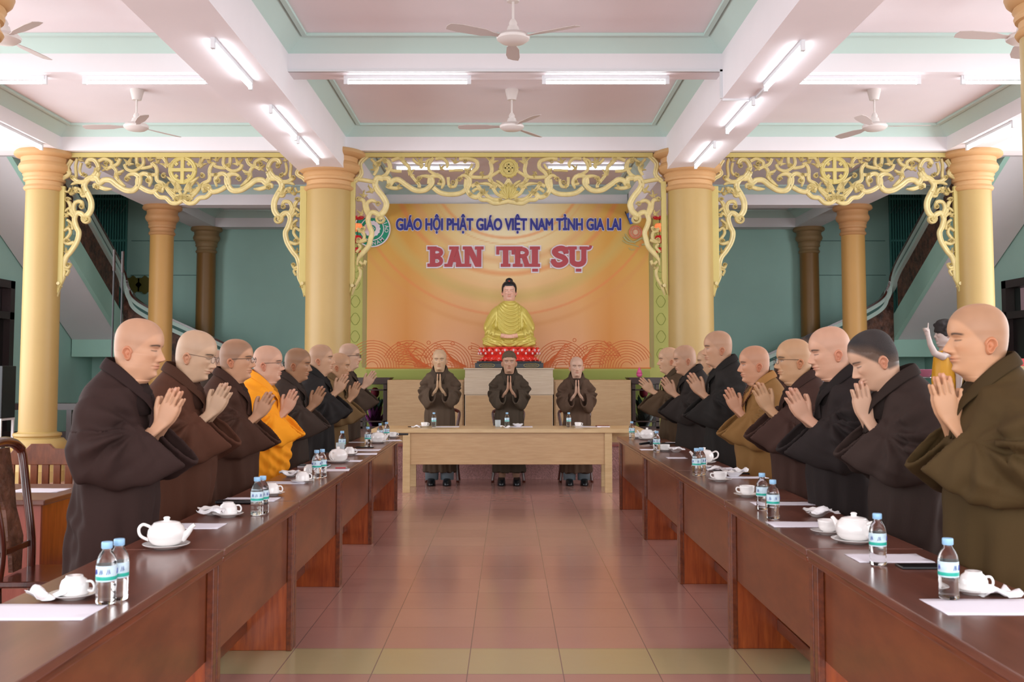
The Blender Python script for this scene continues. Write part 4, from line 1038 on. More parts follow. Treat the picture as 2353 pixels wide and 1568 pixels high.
    # ears
    for sg in (1,-1):
        m_, q_ = 15, 22; ev = []
        for j in range(m_):
            b_ = j/(m_-1)
            for i in range(q_):
                a = 2*PI*i/q_; rr = b_
                ez = .033*math.sin(a)*rr*(1.0 if math.sin(a) > 0 else .95); ex = .019*math.cos(a)*rr*(1.15 if math.sin(a) > 0 else .8)
                prof = .017*(1-rr**6)*(.55+.55*math.exp(-((rr-.82)/.16)**2)-.45*math.exp(-((rr-.35)/.3)**2))
                xx = -.018+ex-.12*ez; ev.append((xx, sg*(.0715+prof+.010*smst(0,1,(-ex/.03)+.2)), .098+ez))
        k0 = len(v); v = np.vstack([v, ev]); 
        ec = np.ones((len(ev),3))*sk*np.array([1.02,.80,.74]); c = np.vstack([c, ec])
        for j in range(m_-1):
            for i in range(q_):
                k = (i+1)%q_; f4 = (k0+j*q_+i, k0+j*q_+k, k0+(j+1)*q_+k, k0+(j+1)*q_+i); F_.append(f4 if sg < 0 else f4[::-1])
    return v, F_, c
# --- hand (wrist at origin, fingers up +z, palm towards -y, thumb side -x) ----
def make_hand():
    mb = MB()
    R = []
    for z, rx, ry, cx_ in ((-.10,.027,.025,0),(-.05,.026,.022,0),(-.01,.0265,.018,0),(.01,.031,.0165,0),(.035,.038,.0155,.001),(.06,.0405,.0145,.002),(.082,.041,.0125,.002),(.096,.038,.010,.002)):
        R.append([(cx_+rx*math.copysign(abs(math.cos(a))**.7, math.cos(a)), ry*math.copysign(abs(math.sin(a))**.8, math.sin(a)), z) for a in np.linspace(0,2*PI,25)[:-1]])
    mb.rings(R)
    for x0, z0, L_, an, r in ((-.029,.086,.072,.0,.0092),(-.0095,.092,.080,.015,.0096),(.0105,.090,.074,.05,.0092),(.0295,.080,.060,.12,.008)):
        P = []; rr = []
        for u in (-.25,0,.2,.42,.5,.7,.8,.93,1.0):
            P.append((x0+math.sin(an)*L_*u, .0015*math.sin(u*3), z0+math.cos(an)*L_*u)); rr.append(r*(1.0 if u < .1 else (1.04 if u in (.5,.8) else .94)-.22*max(0,u))*(.62 if u == 1.0 else 1))
        mb.tube(P, rr, 12)
    mb.tube([(-.018,-.003,.008),(-.034,-.002,.032),(-.049,0,.058),(-.056,.0,.082),(-.059,0,.100),(-.0595,0,.108)], [.016,.015,.0118,.0108,.0098,.006], 14)
    v, nr, f = remesh(mb, .0030, 2)
    return v, f
HAND = make_hand()
def hand_color(v, skin):
    sk = np.array(lin(skin)); c = np.ones((len(v),3))*sk
    tip = smst(.125,.165,v[:,2]); c = c*(1-tip[:,None]*.45)+sk*np.array([1.02,.74,.70])*tip[:,None]*.45
    gap = np.exp(-((v[:,0]+.019)/.0022)**2)+np.exp(-((v[:,0]-.002)/.0022)**2)+np.exp(-((v[:,0]-.022)/.0025)**2)
    gap = np.clip(gap*smst(.088,.10,v[:,2])*smst(.15,.12,v[:,2]),0,1); c = c*(1-.35*gap[:,None])
    nail = np.exp(-((v[:,2]-.163)/.006)**2)*(v[:,1] > .004); c = c*(1-.3*nail[:,None])+np.array([.62,.42,.38])*.3*nail[:,None]
    return c
M_skin = mat('skin', (200,160,130), .48, attr='Col', spec=.4)
M_skin.node_tree.nodes['Principled BSDF'].inputs['Subsurface Weight'].default_value = .06
M_skin.node_tree.nodes['Principled BSDF'].inputs['Subsurface Radius'].default_value = (.02,.008,.004)
M_hair = mat('black_short_hair', (40,35,36), .7, bump=.5, bump_scale=400)
M_wire = mat('wire_frame', (70,58,52), .3, metal=.7); M_lens = mat('spectacle_lens', (240,245,250), .02, alpha=.12)
def rotm(p, y):   # head pitch (down +) and yaw (left +)
    return Matrix.Rotation(y, 3, 'Z') @ Matrix.Rotation(p, 3, 'Y')
def vnoise(v, fx, fy, fz, off=0):
    return np.array([noise.noise(Vector((a*fx+off, b*fy+off, c*fz))) for a, b, c in v])
def wrinkle(v, nr, mask, d, freq, amp, off, warp=2.0, sharp=False):
    s = v @ np.array(d)/np.linalg.norm(d); n = np.zeros(len(v)); idx = np.nonzero(mask > .02)[0]
    n[idx] = vnoise(v[idx], 5, 5, 5, off)
    w_ = np.sin(s*freq+n*warp*PI)
    if sharp: w_ = 1-2*np.abs(w_)**.6
    return (w_*amp*mask)[:,None]*nr
def monk(name_label, loc, face, H=1.62, robe=(62,44,40), skin=(208,160,130), pitch=.1, yaw=0, seed=1, hand=(.0,.0,.0), spread=1.0, girth=1.0, fat=0.0, P=None, glasses=None,
         hair=None, cap=None, group='standing monks in robes with palms together', saffron=False, vox=.011, lod=1.0, legs=True, collar=None, beads=False, lean=0.0, shirt=False, trouser=(120,132,140), bare=False, cuff=None):
    P = P or {}; s = H/1.62; rnd = random.Random(seed)
    hx = .085+lean; zc = 1.37                                   # head origin (chin level), local metres for H=1.62
    piv = np.array([hx-.035, 0, zc-.01]); Rm = np.array(rotm(pitch, yaw))
    def hxf(v):                                                  # head space -> body space, bending at the neck
        v = np.array(v, float)*np.array([1.02,1.06,1.0]); z = v[:,2].copy(); base = v+np.array([hx,0,zc])
        rot = (base-piv) @ Rm.T + piv; k = smst(-.075, .0, z)[:,None]
        base[:,0] -= smst(0,-.12,z)*(.02+lean*.8)
        return base*(1-k)+rot*k
    hv, hf, hc = head_mesh(P, skin, int(104*lod), lod)
    hv = hxf(hv)
    V = [hv]; Fc = list(hf); C = [hc]; n0 = len(hv)
    # hands on forearms
    hdx, hdz, htilt = hand
    wr = np.array([.205+hdx+lean*.5, 0, 1.185+hdz])
    for sg in (1,-1):
        v, f = HAND; v = v.copy(); cc = hand_color(v, skin)
        if sg < 0: v[:,1] *= -1
        v[:,1] += sg*.0145; 
        low = smst(.03,-.10,v[:,2]); v[:,1] += sg*low*.055; v[:,0] -= low*.03
        a = .30+htilt; Rt = np.array(Matrix.Rotation(a, 3, 'Y')); v = v*1.0 @ Rt.T + wr
        V.append(v); C.append(cc); Fc += [tuple((i+n0) for i in (q if sg > 0 else q[::-1])) for q in f]; n0 += len(v)
    # torso under the robe, continuous with the neck
    tb = MB(); tb.rings(loft([((hx-.055,0,1.27),(0,.085,0),(.06,0,0)),((.0,0,1.22),(0,.16,0),(.09,0,0)),((0,0,1.0),(0,.15,0),(.10,0,0)),((0,0,.8),(0,.15,0),(.11,0,0))], 24))
    if legs:
        for sg in (1,-1):
            tb.tube([(0,sg*.085,.8),(0,sg*.085,.45),(-.01,sg*.085,.09)], [.085,.062,.042], 14)
            tb.tube([(-.05,sg*.085,.045),(.02,sg*.088,.045),(.12,sg*.093,.03),(.19,sg*.095,.025)], [.035,.04,.036,.02], 12)
    tv = np.array(tb.v); V.append(tv); C.append(np.ones((len(tv),3))*np.array(lin(skin))); Fc += [tuple(i+n0 for i in q) for q in tb.f]
    body = mk('person', np.vstack(V)*s, Fc, M_skin, None, True, np.vstack(C))
    body.location = loc; body.rotation_euler = (0,0,face)
    sset(body, name_label, 'person', group)
    # ---- robe
    g = girth; mb = MB(); bx = fat*.06
    ell = lambda cx_, z, a, b: ((cx_,0,z),(0,b,0),(a,0,0))
    mb.rings(loft([((hx-.062,0,1.405),(0,.070,0),(.066,0,-.034)), ((hx-.055,0,1.380),(0,.084,0),(.080,0,-.032)), ((.012+lean*.6,0,1.348),(0,.118,0),(.096,0,-.02)), ell(.004+lean*.4,1.325,.115,.165), ell(lean*.3,1.285,.128,.20*g), ell(0,1.2,.142*g,.21*g), ell(.01+bx*.4,1.08,.15*g+bx*.5,.20*g),
                   ell(.012+bx,.95,.155*g+bx,.19*g), ell(.01+bx*.6,.82,.165*g+bx*.6,.195*g), ell(.0,.6,.175*g,.205*g), ell(0,.35,.18*g,.215*g), ell(0,.155,.185*g,.225*g)], 36))
    ck = mb
    for sg in (1,-1):
        y = lambda q: sg*q
        W = wr
        # sleeve: shoulder, upper arm, wide elbow bag, flattened forearm, open cuff with an inner wall
        sh_ = [((-.01+lean*.3,y(.09*g),1.265),.085,.08),((-.005+lean*.3,y(.155*g),1.225),.092,.082),((.0,y(.200*g),1.165),.098,.080),((.01,y(.232*g*spread),1.11),.108,.078),((.04,y(.232*g*spread),1.045),.120,.072),
               ((.10+hdx*.4,y(.195*g*spread),1.04+hdz*.3),.130,.064),((.170+hdx*.7,y(.132*g),1.07+hdz*.6),.136,.054)]
        e1 = np.array([.232+hdx+lean*.4, y(.078), 1.112+hdz]); 
        sh_ += [(tuple(e1),.142,.050)]
        inner = [(tuple(e1+np.array([.004,0,.004])),.125,.036),(tuple(e1+np.array([-.05,y(.03),-.035])),.115,.030),(tuple(e1+np.array([-.09,y(.055),-.06])),.06,.02)]
        C_ = [np.array(p[0], float) for p in sh_]; secs = []; Sd = np.array([0,1.0,0])
        for i, p in enumerate(sh_):
            t = C_[min(i+1,len(C_)-1)]-C_[max(i-1,0)]
            if i == len(sh_)-1: t = np.array([.62,-y(.30),.72])
            t /= np.linalg.norm(t); sd = Sd-t*Sd.dot(t); sd /= np.linalg.norm(sd); T = np.cross(t, sd)
            secs.append((C_[i], sd*p[2], T*p[1]))
        tl = t
        for c_, a_, b_ in inner: secs.append((np.array(c_), sd*b_, T*a_))
        mb.rings(loft(secs, 26))
    v, nr, f = remesh(mb, vox, 3)
    x, y_, z = v[:,0], v[:,1], v[:,2]; o = seed*3.7
    D = np.zeros_like(v)
    th = np.arctan2(y_, x)
    nz_ = vnoise(v, 2.5, 2.5, .9, o)
    sk_ = smst(1.02,.75,z)*np.ones_like(z)
    kf = 26 if saffron else 15
    D += ((np.sin(th*kf*.5+nz_*7)*.6+np.sin(th*kf+nz_*9)*.4)*sk_*(.011 if saffron else .013))[:,None]*nr
    nz2 = vnoise(v, 7, 7, 7, o+9); D += (nz2*.016*smst(.6,1.0,z)*smst(1.42,1.30,z))[:,None]*nr
    # folds radiating from the bent elbows and running over the sleeves
    for sg in (1,-1):
        side = smst(.06,.15,sg*y_)*smst(1.34,1.24,z)
        ex, ez = .165, 1.155
        ang = np.arctan2(z-ez, x-ex); rad = np.hypot(x-ex, z-ez)
        fan_ = side*np.exp(-((rad-.10)/.10)**2)*smst(1.4,-.2,np.cos(ang-.75))
        nn = vnoise(v, 6, 6, 6, o+sg*5)
        D += (np.sin(ang*(8+rnd.random()*2)+nn*2.6+rnd.random()*6)*fan_*.021)[:,None]*nr
        D += (-np.exp(-((rad)/.03)**2)*side*.032)[:,None]*nr
        D += wrinkle(v, nr, side*smst(.96,1.02,z)*smst(.16,.05,np.abs(x-.17)), (.75,0,-.66), 80, .0075, o+sg, 1.5)
        D += wrinkle(v, nr, side*smst(1.30,1.2,z)*smst(.02,-.05,x), (.9,0,.35), 50, .009, o+2+sg, 1.6)
    chest = smst(.16,.09,np.abs(y_))*smst(.0,.08,x)*smst(1.36,1.28,z)*smst(.95,1.1,z)
    D += wrinkle(v, nr, chest, (0,1,.2), 60, .009, o+4, 1.2)
    if saffron:
        D += wrinkle(v, nr, smst(.55,.9,z)*np.ones_like(z), (.55,.3,.75), 88, .009, o+6, 1.0)
    for sg in (1,-1):
        cc_ = np.array([wr[0]+.03, sg*.075, wr[2]-.07]); D *= (.22+.78*smst(.13,.22,np.linalg.norm(v-cc_,axis=1)))[:,None]
    D *= (1-.55*smst(1.18,1.28,z))[:,None]
    v2 = v+D
    neck = z > 1.41
    rc = np.array(lin(robe))
    ca = np.ones((len(v),3))*rc*(1+.10*vnoise(v, 3,3,3,o+20))[:,None]
    mk('robe', v2*s, f, M_cloth, body, True, ca)
    # ---- crossing collar band
    cb = MB(); cr = collar or tuple(int(q*.86) for q in robe)
    for sg in (1,-1):
        path = [(hx-.135,0,1.428),(hx-.118,sg*.055,1.424),(hx-.062,sg*.084,1.398),(hx-.006,sg*.080,1.352),(hx+.030,sg*.056,1.312),(hx+.062,sg*.028,1.270),(hx+.078,-sg*.004,1.215),(hx+.082,-sg*.030,1.15)]
        P_ = [np.array(q) for q in catmull(path, 5)]; R = []
        for i, p in enumerate(P_):
            t = P_[min(i+1,len(P_)-1)]-P_[max(i-1,0)]; t /= np.linalg.norm(t)
            outw = np.array([p[0]-(hx-.05), p[1]*1.0, .05]); outw -= t*outw.dot(t); outw /= np.linalg.norm(outw); up = np.cross(t, outw)
            th_ = .0042+(.0012 if sg > 0 else 0); wd = .026
            R.append([tuple(p+outw*th_*math.cos(a)+up*wd*math.sin(a)+outw*.004) for a in np.linspace(0,2*PI,13)[:-1]])
        cb.rings(R)
    cv_ = np.array(cb.v); mk('collar', cv_*s, cb.f, M_cloth, body, True, np.ones((len(cv_),3))*np.array(lin(cr)))
    inn = MB(); inn.rings(loft([((hx-.05,0,1.345),(0,.07,0),(.075,0,.01)),((hx-.02,0,1.30),(0,.075,0),(.085,0,.01)),((hx-.02,0,1.2),(0,.08,0),(.085,0,.01))], 20))
    iv = np.array(inn.v); mk('under_shirt', iv*s, inn.f, M_cloth, body, True, np.ones((len(iv),3))*np.array(lin(tuple(int(q*.7) for q in robe))))
    if legs:
        if not bare:
            tr_ = MB()
            for sg in (1,-1): tr_.tube([(0,sg*.088,.6),(.0,sg*.09,.3),(-.005,sg*.092,.06)], [.09,.085,.078], 18)
            q = np.array(tr_.v); q += 0; mk('trousers', q*s, tr_.f, M_cloth, body, True, np.ones((len(q),3))*np.array(lin(trouser)))
        for sg in (1,-1):
            sh = MB(); sh.rings([[ (cx_+a*math.cos(t), sg*.094+b*math.sin(t), z_) for t in np.linspace(0,2*PI,21)[:-1]] for z_, cx_, a, b in ((.0,.07,.135,.050),(.02,.07,.138,.052),(.045,.065,.13,.048),(.07,.03,.095,.044),(.085,.0,.06,.038))])
            q = np.array(sh.v); mk('shoe', q*s, sh.f, M_black, body, True)
    if glasses:
        gm = MB(); ln = MB()
        def hp(a): return tuple(hxf(np.array([a]))[0]*s)
        for sg in (1,-1):
            rim = [(.101-.010*abs(math.cos(t))*0-.004*(1 if sg*math.cos(t) > 0 else 0), sg*.033+.0225*math.cos(t), .119+.0165*math.copysign(abs(math.sin(t))**.75, math.sin(t))) for t in np.linspace(0,2*PI,25)[:-1]]
            gm.tube([hp(p) for p in rim], .0013*s*glasses, 6, closed=True)
            gm.tube([hp(p) for p in ((.097,sg*.056,.126),(.085,sg*.072,.127),(.03,sg*.0795,.126),(-.012,sg*.080,.124),(-.03,sg*.078,.108))], .0014*s*glasses, 6)
            k0 = len(ln.v); ln.v += [hp((p[0]-.0005,p[1],p[2])) for p in rim]; ln.f.append(tuple(range(k0, k0+24)))
        gm.tube([hp(p) for p in ((.101,-.0105,.122),(.106,0,.124),(.101,.0105,.122))], .0013*s*glasses, 6)
        go = gm.build('glasses', M_wire, body, smooth=True); ln.build('lens', M_lens, go)
    if hair or cap:
        hv0, hf0, hc0 = head_mesh(P, skin, int(104*lod), lod); hzz = np.interp(hv0[:,0], [-.12,-.05,-.02,.0,.03,.055,.07,.09], [.075,.09,.13,.155,.172,.186,.205,.23])
        if cap: hzz = np.interp(hv0[:,0], [-.12,-.02,.1], [.115,.150,.178])
        ear = np.arange(len(hv0)) >= len(hv0)-2*15*22
        keep = (hv0[:,2] > hzz-(.006 if hair else 0)) & ~ear
        off = .0032 if hair else .0075
        ctr = np.array([-.012,0,.15]); dv = hv0-ctr; dv /= np.linalg.norm(dv,axis=1)[:,None]
        thick = off*smst(-.004,.012 if cap else .03,hv0[:,2]-hzz)+(.001 if cap else .0003)
        hv1 = hxf(hv0+dv*thick[:,None]+ (np.array([0,0,.004])*smst(.2,.24,hv0[:,2])[:,None] if cap else 0))
        ff = [q for q in hf0 if all(keep[i] for i in q)]
        used = sorted({i for q in ff for i in q}); mp = {a: b for b, a in enumerate(used)}
        hcol = None
        if hair:
            fade = smst(-.004,.045-.03*0,hv0[:,2]-hzz-.02*smst(.06,.0,hv0[:,0])*0)[:,None]*(.86+.14*smst(.0,.05,hv0[:,0]))[:,None]; hcol = (hc0*(1-fade)+np.array([.016,.014,.015])*fade)*(1+.25*vnoise(hv0*12,1,1,1))[:,None]; hcol = hcol[used]
        mk('hair' if hair else 'cap', hv1[used]*s, [tuple(mp[i] for i in q) for q in ff], mat('cropped_hair', (40,36,36), .75, attr='Col', bump=.5, bump_scale=300) if hair else mat('brown_knit_cap', (84,66,48), .9, bump=.4, bump_scale=120), body, True, hcol)
    if beads:
        b = MB()
        for t in np.linspace(0, 1, 34):
            y2 = .085*(1-abs(2*t-1)**1.0*0)*(1 if t < .5 else -1)
            u = abs(2*t-1); b.sphere(((hx+.02+.10*(1-u)*.9)*s, (.088*min(1,u*1.6))*(1 if t < .5 else -1)*s, (1.36-.19*(1-u))*s), .0062*s, 8, 6)
        b.build('prayer_beads', mat('dark_wooden_beads', (84,44,30), .3), body, smooth=True)
    if cuff:
        c2 = MB(); c2.tube([((wr[0]-.035)*s+.03*s*math.cos(t)*.6, .05*s*0+.034*s*math.sin(t)*1.6, (wr[2]-.02)*s+.03*s*math.cos(t)*-.5) for t in np.linspace(0,2*PI,19)[:-1]], .006*s, 8, closed=True)
        c2.build('bracelet', mat('dark_bead_bracelet', cuff, .4), body, smooth=True)
    return body
M_cloth = mat('robe_cloth', (80,60,50), .82, attr='Col', bump=.08, bump_scale=260, spec=.2)
# ---------------------------------------------------------------- people
def at(px, py, xw):            # head centre pixel and the sideways distance of the row -> depth, then head top height
    Y = abs(xw)*F/abs(px-CX)/1.004
    p = PW(px, py, Y); return p
def row_monk(px, ytop, xw, side, label, **k):
    p = at(px, ytop, xw); H = p.z; k.setdefault('H', H)
    face = 0 if side < 0 else PI
    face += k.pop('turn', 0)
    hx = .085+k.get('lean', 0); sc = k['H']/1.62
    loc = (p.x-math.cos(face)*(hx-.01)*sc, p.y-math.sin(face)*(hx-.01)*sc, 0)
    return monk(label, loc, face, **k)
N_ = dict
row_monk(312, 730, -1.60, -1, 'monk in a dark brown robe nearest the camera in the left row, shaved head', robe=(52,36,33), skin=(191,146,116), pitch=.10, seed=1, girth=.98, fat=.25, lean=.01, hand=(.0,-.02,.12), P=N_(chub=.5,jaw=1.06,stubk=.40), vox=.009, turn=-.05)
row_monk(437, 755, -1.65, -1, 'second monk of the left row in a reddish brown robe, thin glasses, looking down', robe=(80,49,36), skin=(190,157,129), pitch=.22, seed=2, girth=1.02, fat=.5, lean=.01, hand=(.0,.0,.18), glasses=.8, P=N_(stubk=.35), vox=.009, turn=-.05)
row_monk(543, 779, -1.66, -1, 'third monk of the left row in a brown robe, glasses and dark stubbled hair', robe=(67,43,33), skin=(184,138,107), pitch=.0, seed=3, girth=1.08, fat=.4, hand=(.01,-.04,.24), glasses=1.1, P=N_(stubk=.78,stub=.7,eyes=1), turn=-.02)
row_monk(615, 794, -1.66, -1, 'monk in a bright saffron orange robe with glasses in the left row', robe=(236,152,34), skin=(195,151,126), pitch=.0, seed=4, girth=1.10, fat=.6, hand=(.0,-.03,.12), glasses=1.0, saffron=True, collar=(232,150,40), P=N_(chub=.7,stubk=.3,eyes=1))
row_monk(680, 799, -1.63, -1, 'fifth monk of the left row, beside the saffron robe, darker skin, grey brown robe', robe=(57,46,40), skin=(151,112,83), pitch=.08, seed=5, hand=(.01,-.02,.18), P=N_(stubk=.6,stub=.8), lod=.8)
row_monk(740, 792, -1.61, -1, 'sixth monk of the left row in a black robe, head raised', robe=(36,33,32), skin=(179,140,111), pitch=-.06, seed=6, girth=1.05, hand=(.0,.03,.22), P=N_(stubk=.5,eyes=1), lod=.8)
row_monk(778, 811, -1.60, -1, 'monk in a tan robe half hidden in the left row behind the black robed one', robe=(110,86,56), skin=(176,135,103), pitch=.05, seed=7, hand=(.0,.0,.1), P=N_(stubk=.4), lod=.8)
row_monk(803, 789, -1.63, -1, 'farthest monk of the left row with black glasses and grey stubble, brown robe', robe=(64,51,41), skin=(184,148,123), pitch=-.02, seed=8, girth=1.05, hand=(.03,.02,.3), glasses=1.5, P=N_(stubk=.6,stub=.9,eyes=1), lod=.8)
row_monk(497, 804, -2.68, -1, 'monk standing behind the left row, only face and shoulder seen', robe=(59,48,41), skin=(175,138,114), pitch=.1, seed=9, P=N_(stubk=.5), lod=.7, vox=.013)
# right row
row_monk(2246, 698, 1.69, 1, 'monk in an olive brown robe nearest the camera at the right edge', robe=(70,54,30), skin=(190,144,110), pitch=.0, seed=11, girth=1.16, hand=(-.02,.02,-.12), P=N_(stubk=.55,stub=.85,nose=1.1,chub=.2), vox=.009, turn=-.05)
row_monk(2036, 757, 1.66, 1, 'monk with short black hair in the right row bowing his head over his hands', robe=(52,40,36), skin=(194,155,129), pitch=.42, seed=12, girth=1.1, lean=.03, hand=(-.02,.02,-.14), hair=True, H=1.605, P=N_(stubk=.95,stub=.25,brow=.95,chub=.6), vox=.009, turn=-.10)
row_monk(1916, 748, 1.65, 1, 'third monk from the right edge in a very dark robe, smiling, shaved head', robe=(40,33,32), skin=(195,150,124), pitch=.14, seed=13, girth=1.1, fat=.3, hand=(.02,-.03,.2), P=N_(chub=.6,stubk=.3), vox=.009)
row_monk(1826, 778, 1.66, 1, 'monk with wire glasses in a brown robe in the right row', robe=(64,44,38), skin=(180,140,105), pitch=.02, seed=14, girth=1.08, fat=.4, hand=(.03,.02,.12), glasses=1.0, P=N_(chub=.5,stubk=.25,eyes=1))
row_monk(1736, 794, 1.65, 1, 'monk in an ochre robe with prayer beads in the right row', robe=(126,92,52), skin=(182,134,105), pitch=.05, seed=15, girth=1.06, fat=.4, hand=(.0,-.01,.12), beads=True, P=N_(chub=.3,stubk=.4,eyes=1), collar=(146,104,58))
row_monk(1651, 760, 1.62, 1, 'tallest monk of the right row in a black robe', robe=(35,32,30), skin=(175,135,107), pitch=.02, seed=16, hand=(.0,-.02,.25), girth=1.02, P=N_(stubk=.4,eyes=1), lod=.8)
row_monk(1626, 802, 1.98, 1, 'monk in a beige robe mostly hidden behind the tall black robed monk at right', robe=(120,107,84), skin=(188,150,118), pitch=.02, seed=17, hand=(.02,-.03,.3), P=N_(stubk=.4), lod=.7, vox=.013, cuff=(24,24,26))
row_monk(1579, 792, 1.62, 1, 'second farthest monk of the right row in a dark robe, eyes lowered', robe=(41,35,32), skin=(175,136,109), pitch=.14, seed=18, hand=(.0,-.0,.3), P=N_(stubk=.4), lod=.8, vox=.013)
row_monk(1538, 798, 1.62, 1, 'farthest monk of the right row in a brown robe with a white wrist bracelet', robe=(73,57,41), skin=(184,146,116), pitch=.02, seed=19, hand=(.05,.0,.45), P=N_(stubk=.35), lod=.8, vox=.013, cuff=(210,206,200))
# three monks at the head table, facing the camera
YM = 13.06
for px, yt, lab, k in ((1010, 803, 'left one of the three monks at the head table, bald, grey trousers', dict(robe=(80,66,54), skin=(183,152,121), seed=21, P=N_(stubk=.2,eyes=1))),
                       (1170, 808, 'middle monk at the head table wearing a brown cap', dict(robe=(66,56,46), skin=(169,133,110), seed=22, cap=True, bare=True, P=N_(eyes=1))),
                       (1325, 820, 'right one of the three monks at the head table, bald, shortest', dict(robe=(80,62,50), skin=(185,151,131), seed=23, P=N_(stubk=.25,eyes=1,stub=1.1)))):
    p = PW(px, yt, YM-.09)
    monk(lab, (p.x, YM, 0), -PI/2, H=p.z, pitch=.02, hand=(-.03,-.03,-.12), legs=True, lod=.9, spread=.86, girth=.88, vox=.010, group='monks at the head table', **k)
# visitor in a light blue shirt behind the right row
p = PW(1900, 765, 8.4)
monk('person in a light blue shirt behind the right row, mostly hidden', (p.x, 8.4, 0), PI, H=p.z, robe=(176,188,214), skin=(157,123,99), hair=True, seed=31, lod=.7, vox=.013, hand=(0,-.05,.1), group=None, collar=(170,184,212), P=N_(stubk=.9,stub=.3))
# ---------------------------------------------------------------- golden statue on the altar
ZA = PW(1168, 847.5, YA).z
SY = YA+.42; SC = (PW(1110, 780, SY).x-PW(1232, 780, SY).x)*-1   # knee to knee width
sc_ = PW(1169,780,SY).x-PW(1168,780,SY).x                           # metres per pixel there
bl_ = thing('black_plinth', 'black lacquer plinth with gold cartouches under the red lotus seat', 'plinth', (PW(1170,840,SY).x, SY, ZA+.012))
hz_ = 15*sc_
MB().box(-77*sc_, 77*sc_, -.33, .33, 0, hz_*.75).box(-73*sc_, 73*sc_, -.31, .31, hz_*.75, hz_).build('plinth_block', M_black, bl_, bevel=.006)
M_gl = mat('gold_line', (206,180,96), .4, metal=.5)
for x in (-50, 0, 50):
    m = MB(); m.tube([(x*sc_+17*sc_*math.copysign(abs(math.cos(a))**.4, math.cos(a)), -.333, hz_*.38+3.6*sc_*math.sin(a)) for a in np.linspace(0,2*PI,25)[:-1]], .0035, 5, closed=True)
    m.build('cartouche', M_gl, bl_)
    m = MB()
    for k in range(7):
        xx = x*sc_+(k-3)*3.6*sc_; m.tube([(xx-.01, -.333, hz_*.3),(xx, -.333, hz_*.48),(xx+.008, -.333, hz_*.32),(xx+.014,-.333,hz_*.4)], .0028, 4)
    m.build('gold_script', M_gl, bl_)
lt = thing('lotus_throne', 'glossy red lotus seat with white spots under the golden statue', 'lotus seat', (PW(1170,840,SY).x, SY, ZA+.012+hz_))
zt_ = 34*sc_
MB().lathe([(62*sc_,0),(66*sc_,.02),(60*sc_,10*sc_),(54*sc_,14*sc_),(58*sc_,20*sc_),(62*sc_,30*sc_),(58*sc_,zt_-.01),(30*sc_,zt_-.005)], 48, sy=.62).build('core', M_red, lt, smooth='auto')
pe = MB(); sp_ = MB()
def petal(mb, a, r0, z0, r1, z1, w_, bulge, spots=True):
    R = []
    for u in np.linspace(0,1,7):
        r = r0+(r1-r0)*u+bulge*math.sin(PI*u); z = z0+(z1-z0)*u; ww = w_*(math.sin(PI*min(1,.25+.72*u)))**.7*(1 if u < .99 else .25)
        c = np.array([r*math.cos(a), r*math.sin(a)*.62, z]); t = np.array([-math.sin(a), math.cos(a)*.62, 0]); o_ = np.array([math.cos(a), math.sin(a)*.62, 0])
        R.append([tuple(c+t*ww*math.cos(q)+o_*.016*math.sin(q)) for q in np.linspace(0,2*PI,11)[:-1]])
    mb.rings(R)
for k in range(22):
    a = 2*PI*k/22
    petal(pe, a, 54*sc_, 12*sc_, 66*sc_, 32*sc_, 9.5*sc_, 6*sc_); petal(pe, a+.14, 52*sc_, 12*sc_, 70*sc_, 25*sc_, 9.5*sc_, 4*sc_)
    petal(pe, a+.07, 52*sc_, 14*sc_, 68*sc_, .5*sc_, 9.5*sc_, 3*sc_)
    for (aa, rr, zz, s0) in ((a,71,25,2.6),(a+.14,72.5,18,2.4),(a+.07,67,6,1.6)):
        sp_.sphere((rr*sc_*math.cos(aa)*.97, rr*sc_*math.sin(aa)*.97*.62, zz*sc_), (s0*sc_, .01, s0*sc_*1.3), 8, 6)
pe.build('petals', M_red, lt, smooth='auto'); sp_.build('white_spots', mat('pink_white_spots', (246,206,206), .3), lt, smooth=True)
bd = thing('buddha_statue', 'golden robed seated statue with black hair on the red lotus seat before the banner', 'statue', (PW(1170,797,SY).x, SY, ZA+.012+hz_+zt_-.004))
u_ = sc_
mb = MB()
def bal(x, y, z, rx, ry, rz): mb.sphere((x*u_, y*u_, z*u_), (rx*u_, ry*u_, rz*u_), 22, 14)
mb.rings(loft([((0,0,0),(52*u_,0,0),(0,26*u_,0)),((0,-2*u_,5*u_),(57*u_,0,0),(0,29*u_,0)),((0,-1*u_,14*u_),(48*u_,0,0),(0,25*u_,0)),((0,2*u_,24*u_),(36*u_,0,0),(0,20*u_,0)),
    ((0,4*u_,40*u_),(32*u_,0,0),(0,18*u_,0)),((0,4*u_,60*u_),(33*u_,0,0),(0,18*u_,0)),((0,4*u_,80*u_),(33*u_,0,0),(0,17*u_,0)),((0,4*u_,92*u_),(29*u_,0,0),(0,15*u_,0)),((0,4*u_,100*u_),(20*u_,0,0),(0,12*u_,0)),((0,3*u_,106*u_),(12.5*u_,0,0),(0,11*u_,0))], 36))
for s_ in (1,-1):
    mb.tube([(s_*22*u_,-8*u_,14*u_),(s_*44*u_,-10*u_,14*u_),(s_*54*u_,-8*u_,12*u_)], [13*u_,14.5*u_,8*u_], 18)
    mb.tube([(s_*50*u_,-10*u_,9*u_),(s_*25*u_,-22*u_,8*u_),(s_*-5*u_,-28*u_,7*u_)], [10*u_,9.5*u_,7*u_], 16)
    mb.tube([(s_*21*u_,4*u_,88*u_),(s_*29*u_,4*u_,80*u_),(s_*35*u_,3*u_,66*u_),(s_*42*u_,-2*u_,48*u_),(s_*40*u_,-10*u_,32*u_),(s_*24*u_,-20*u_,27*u_),(s_*16*u_,-22*u_,26*u_)], [9*u_,10*u_,11.5*u_,12.5*u_,13*u_,9*u_,6*u_], 18)
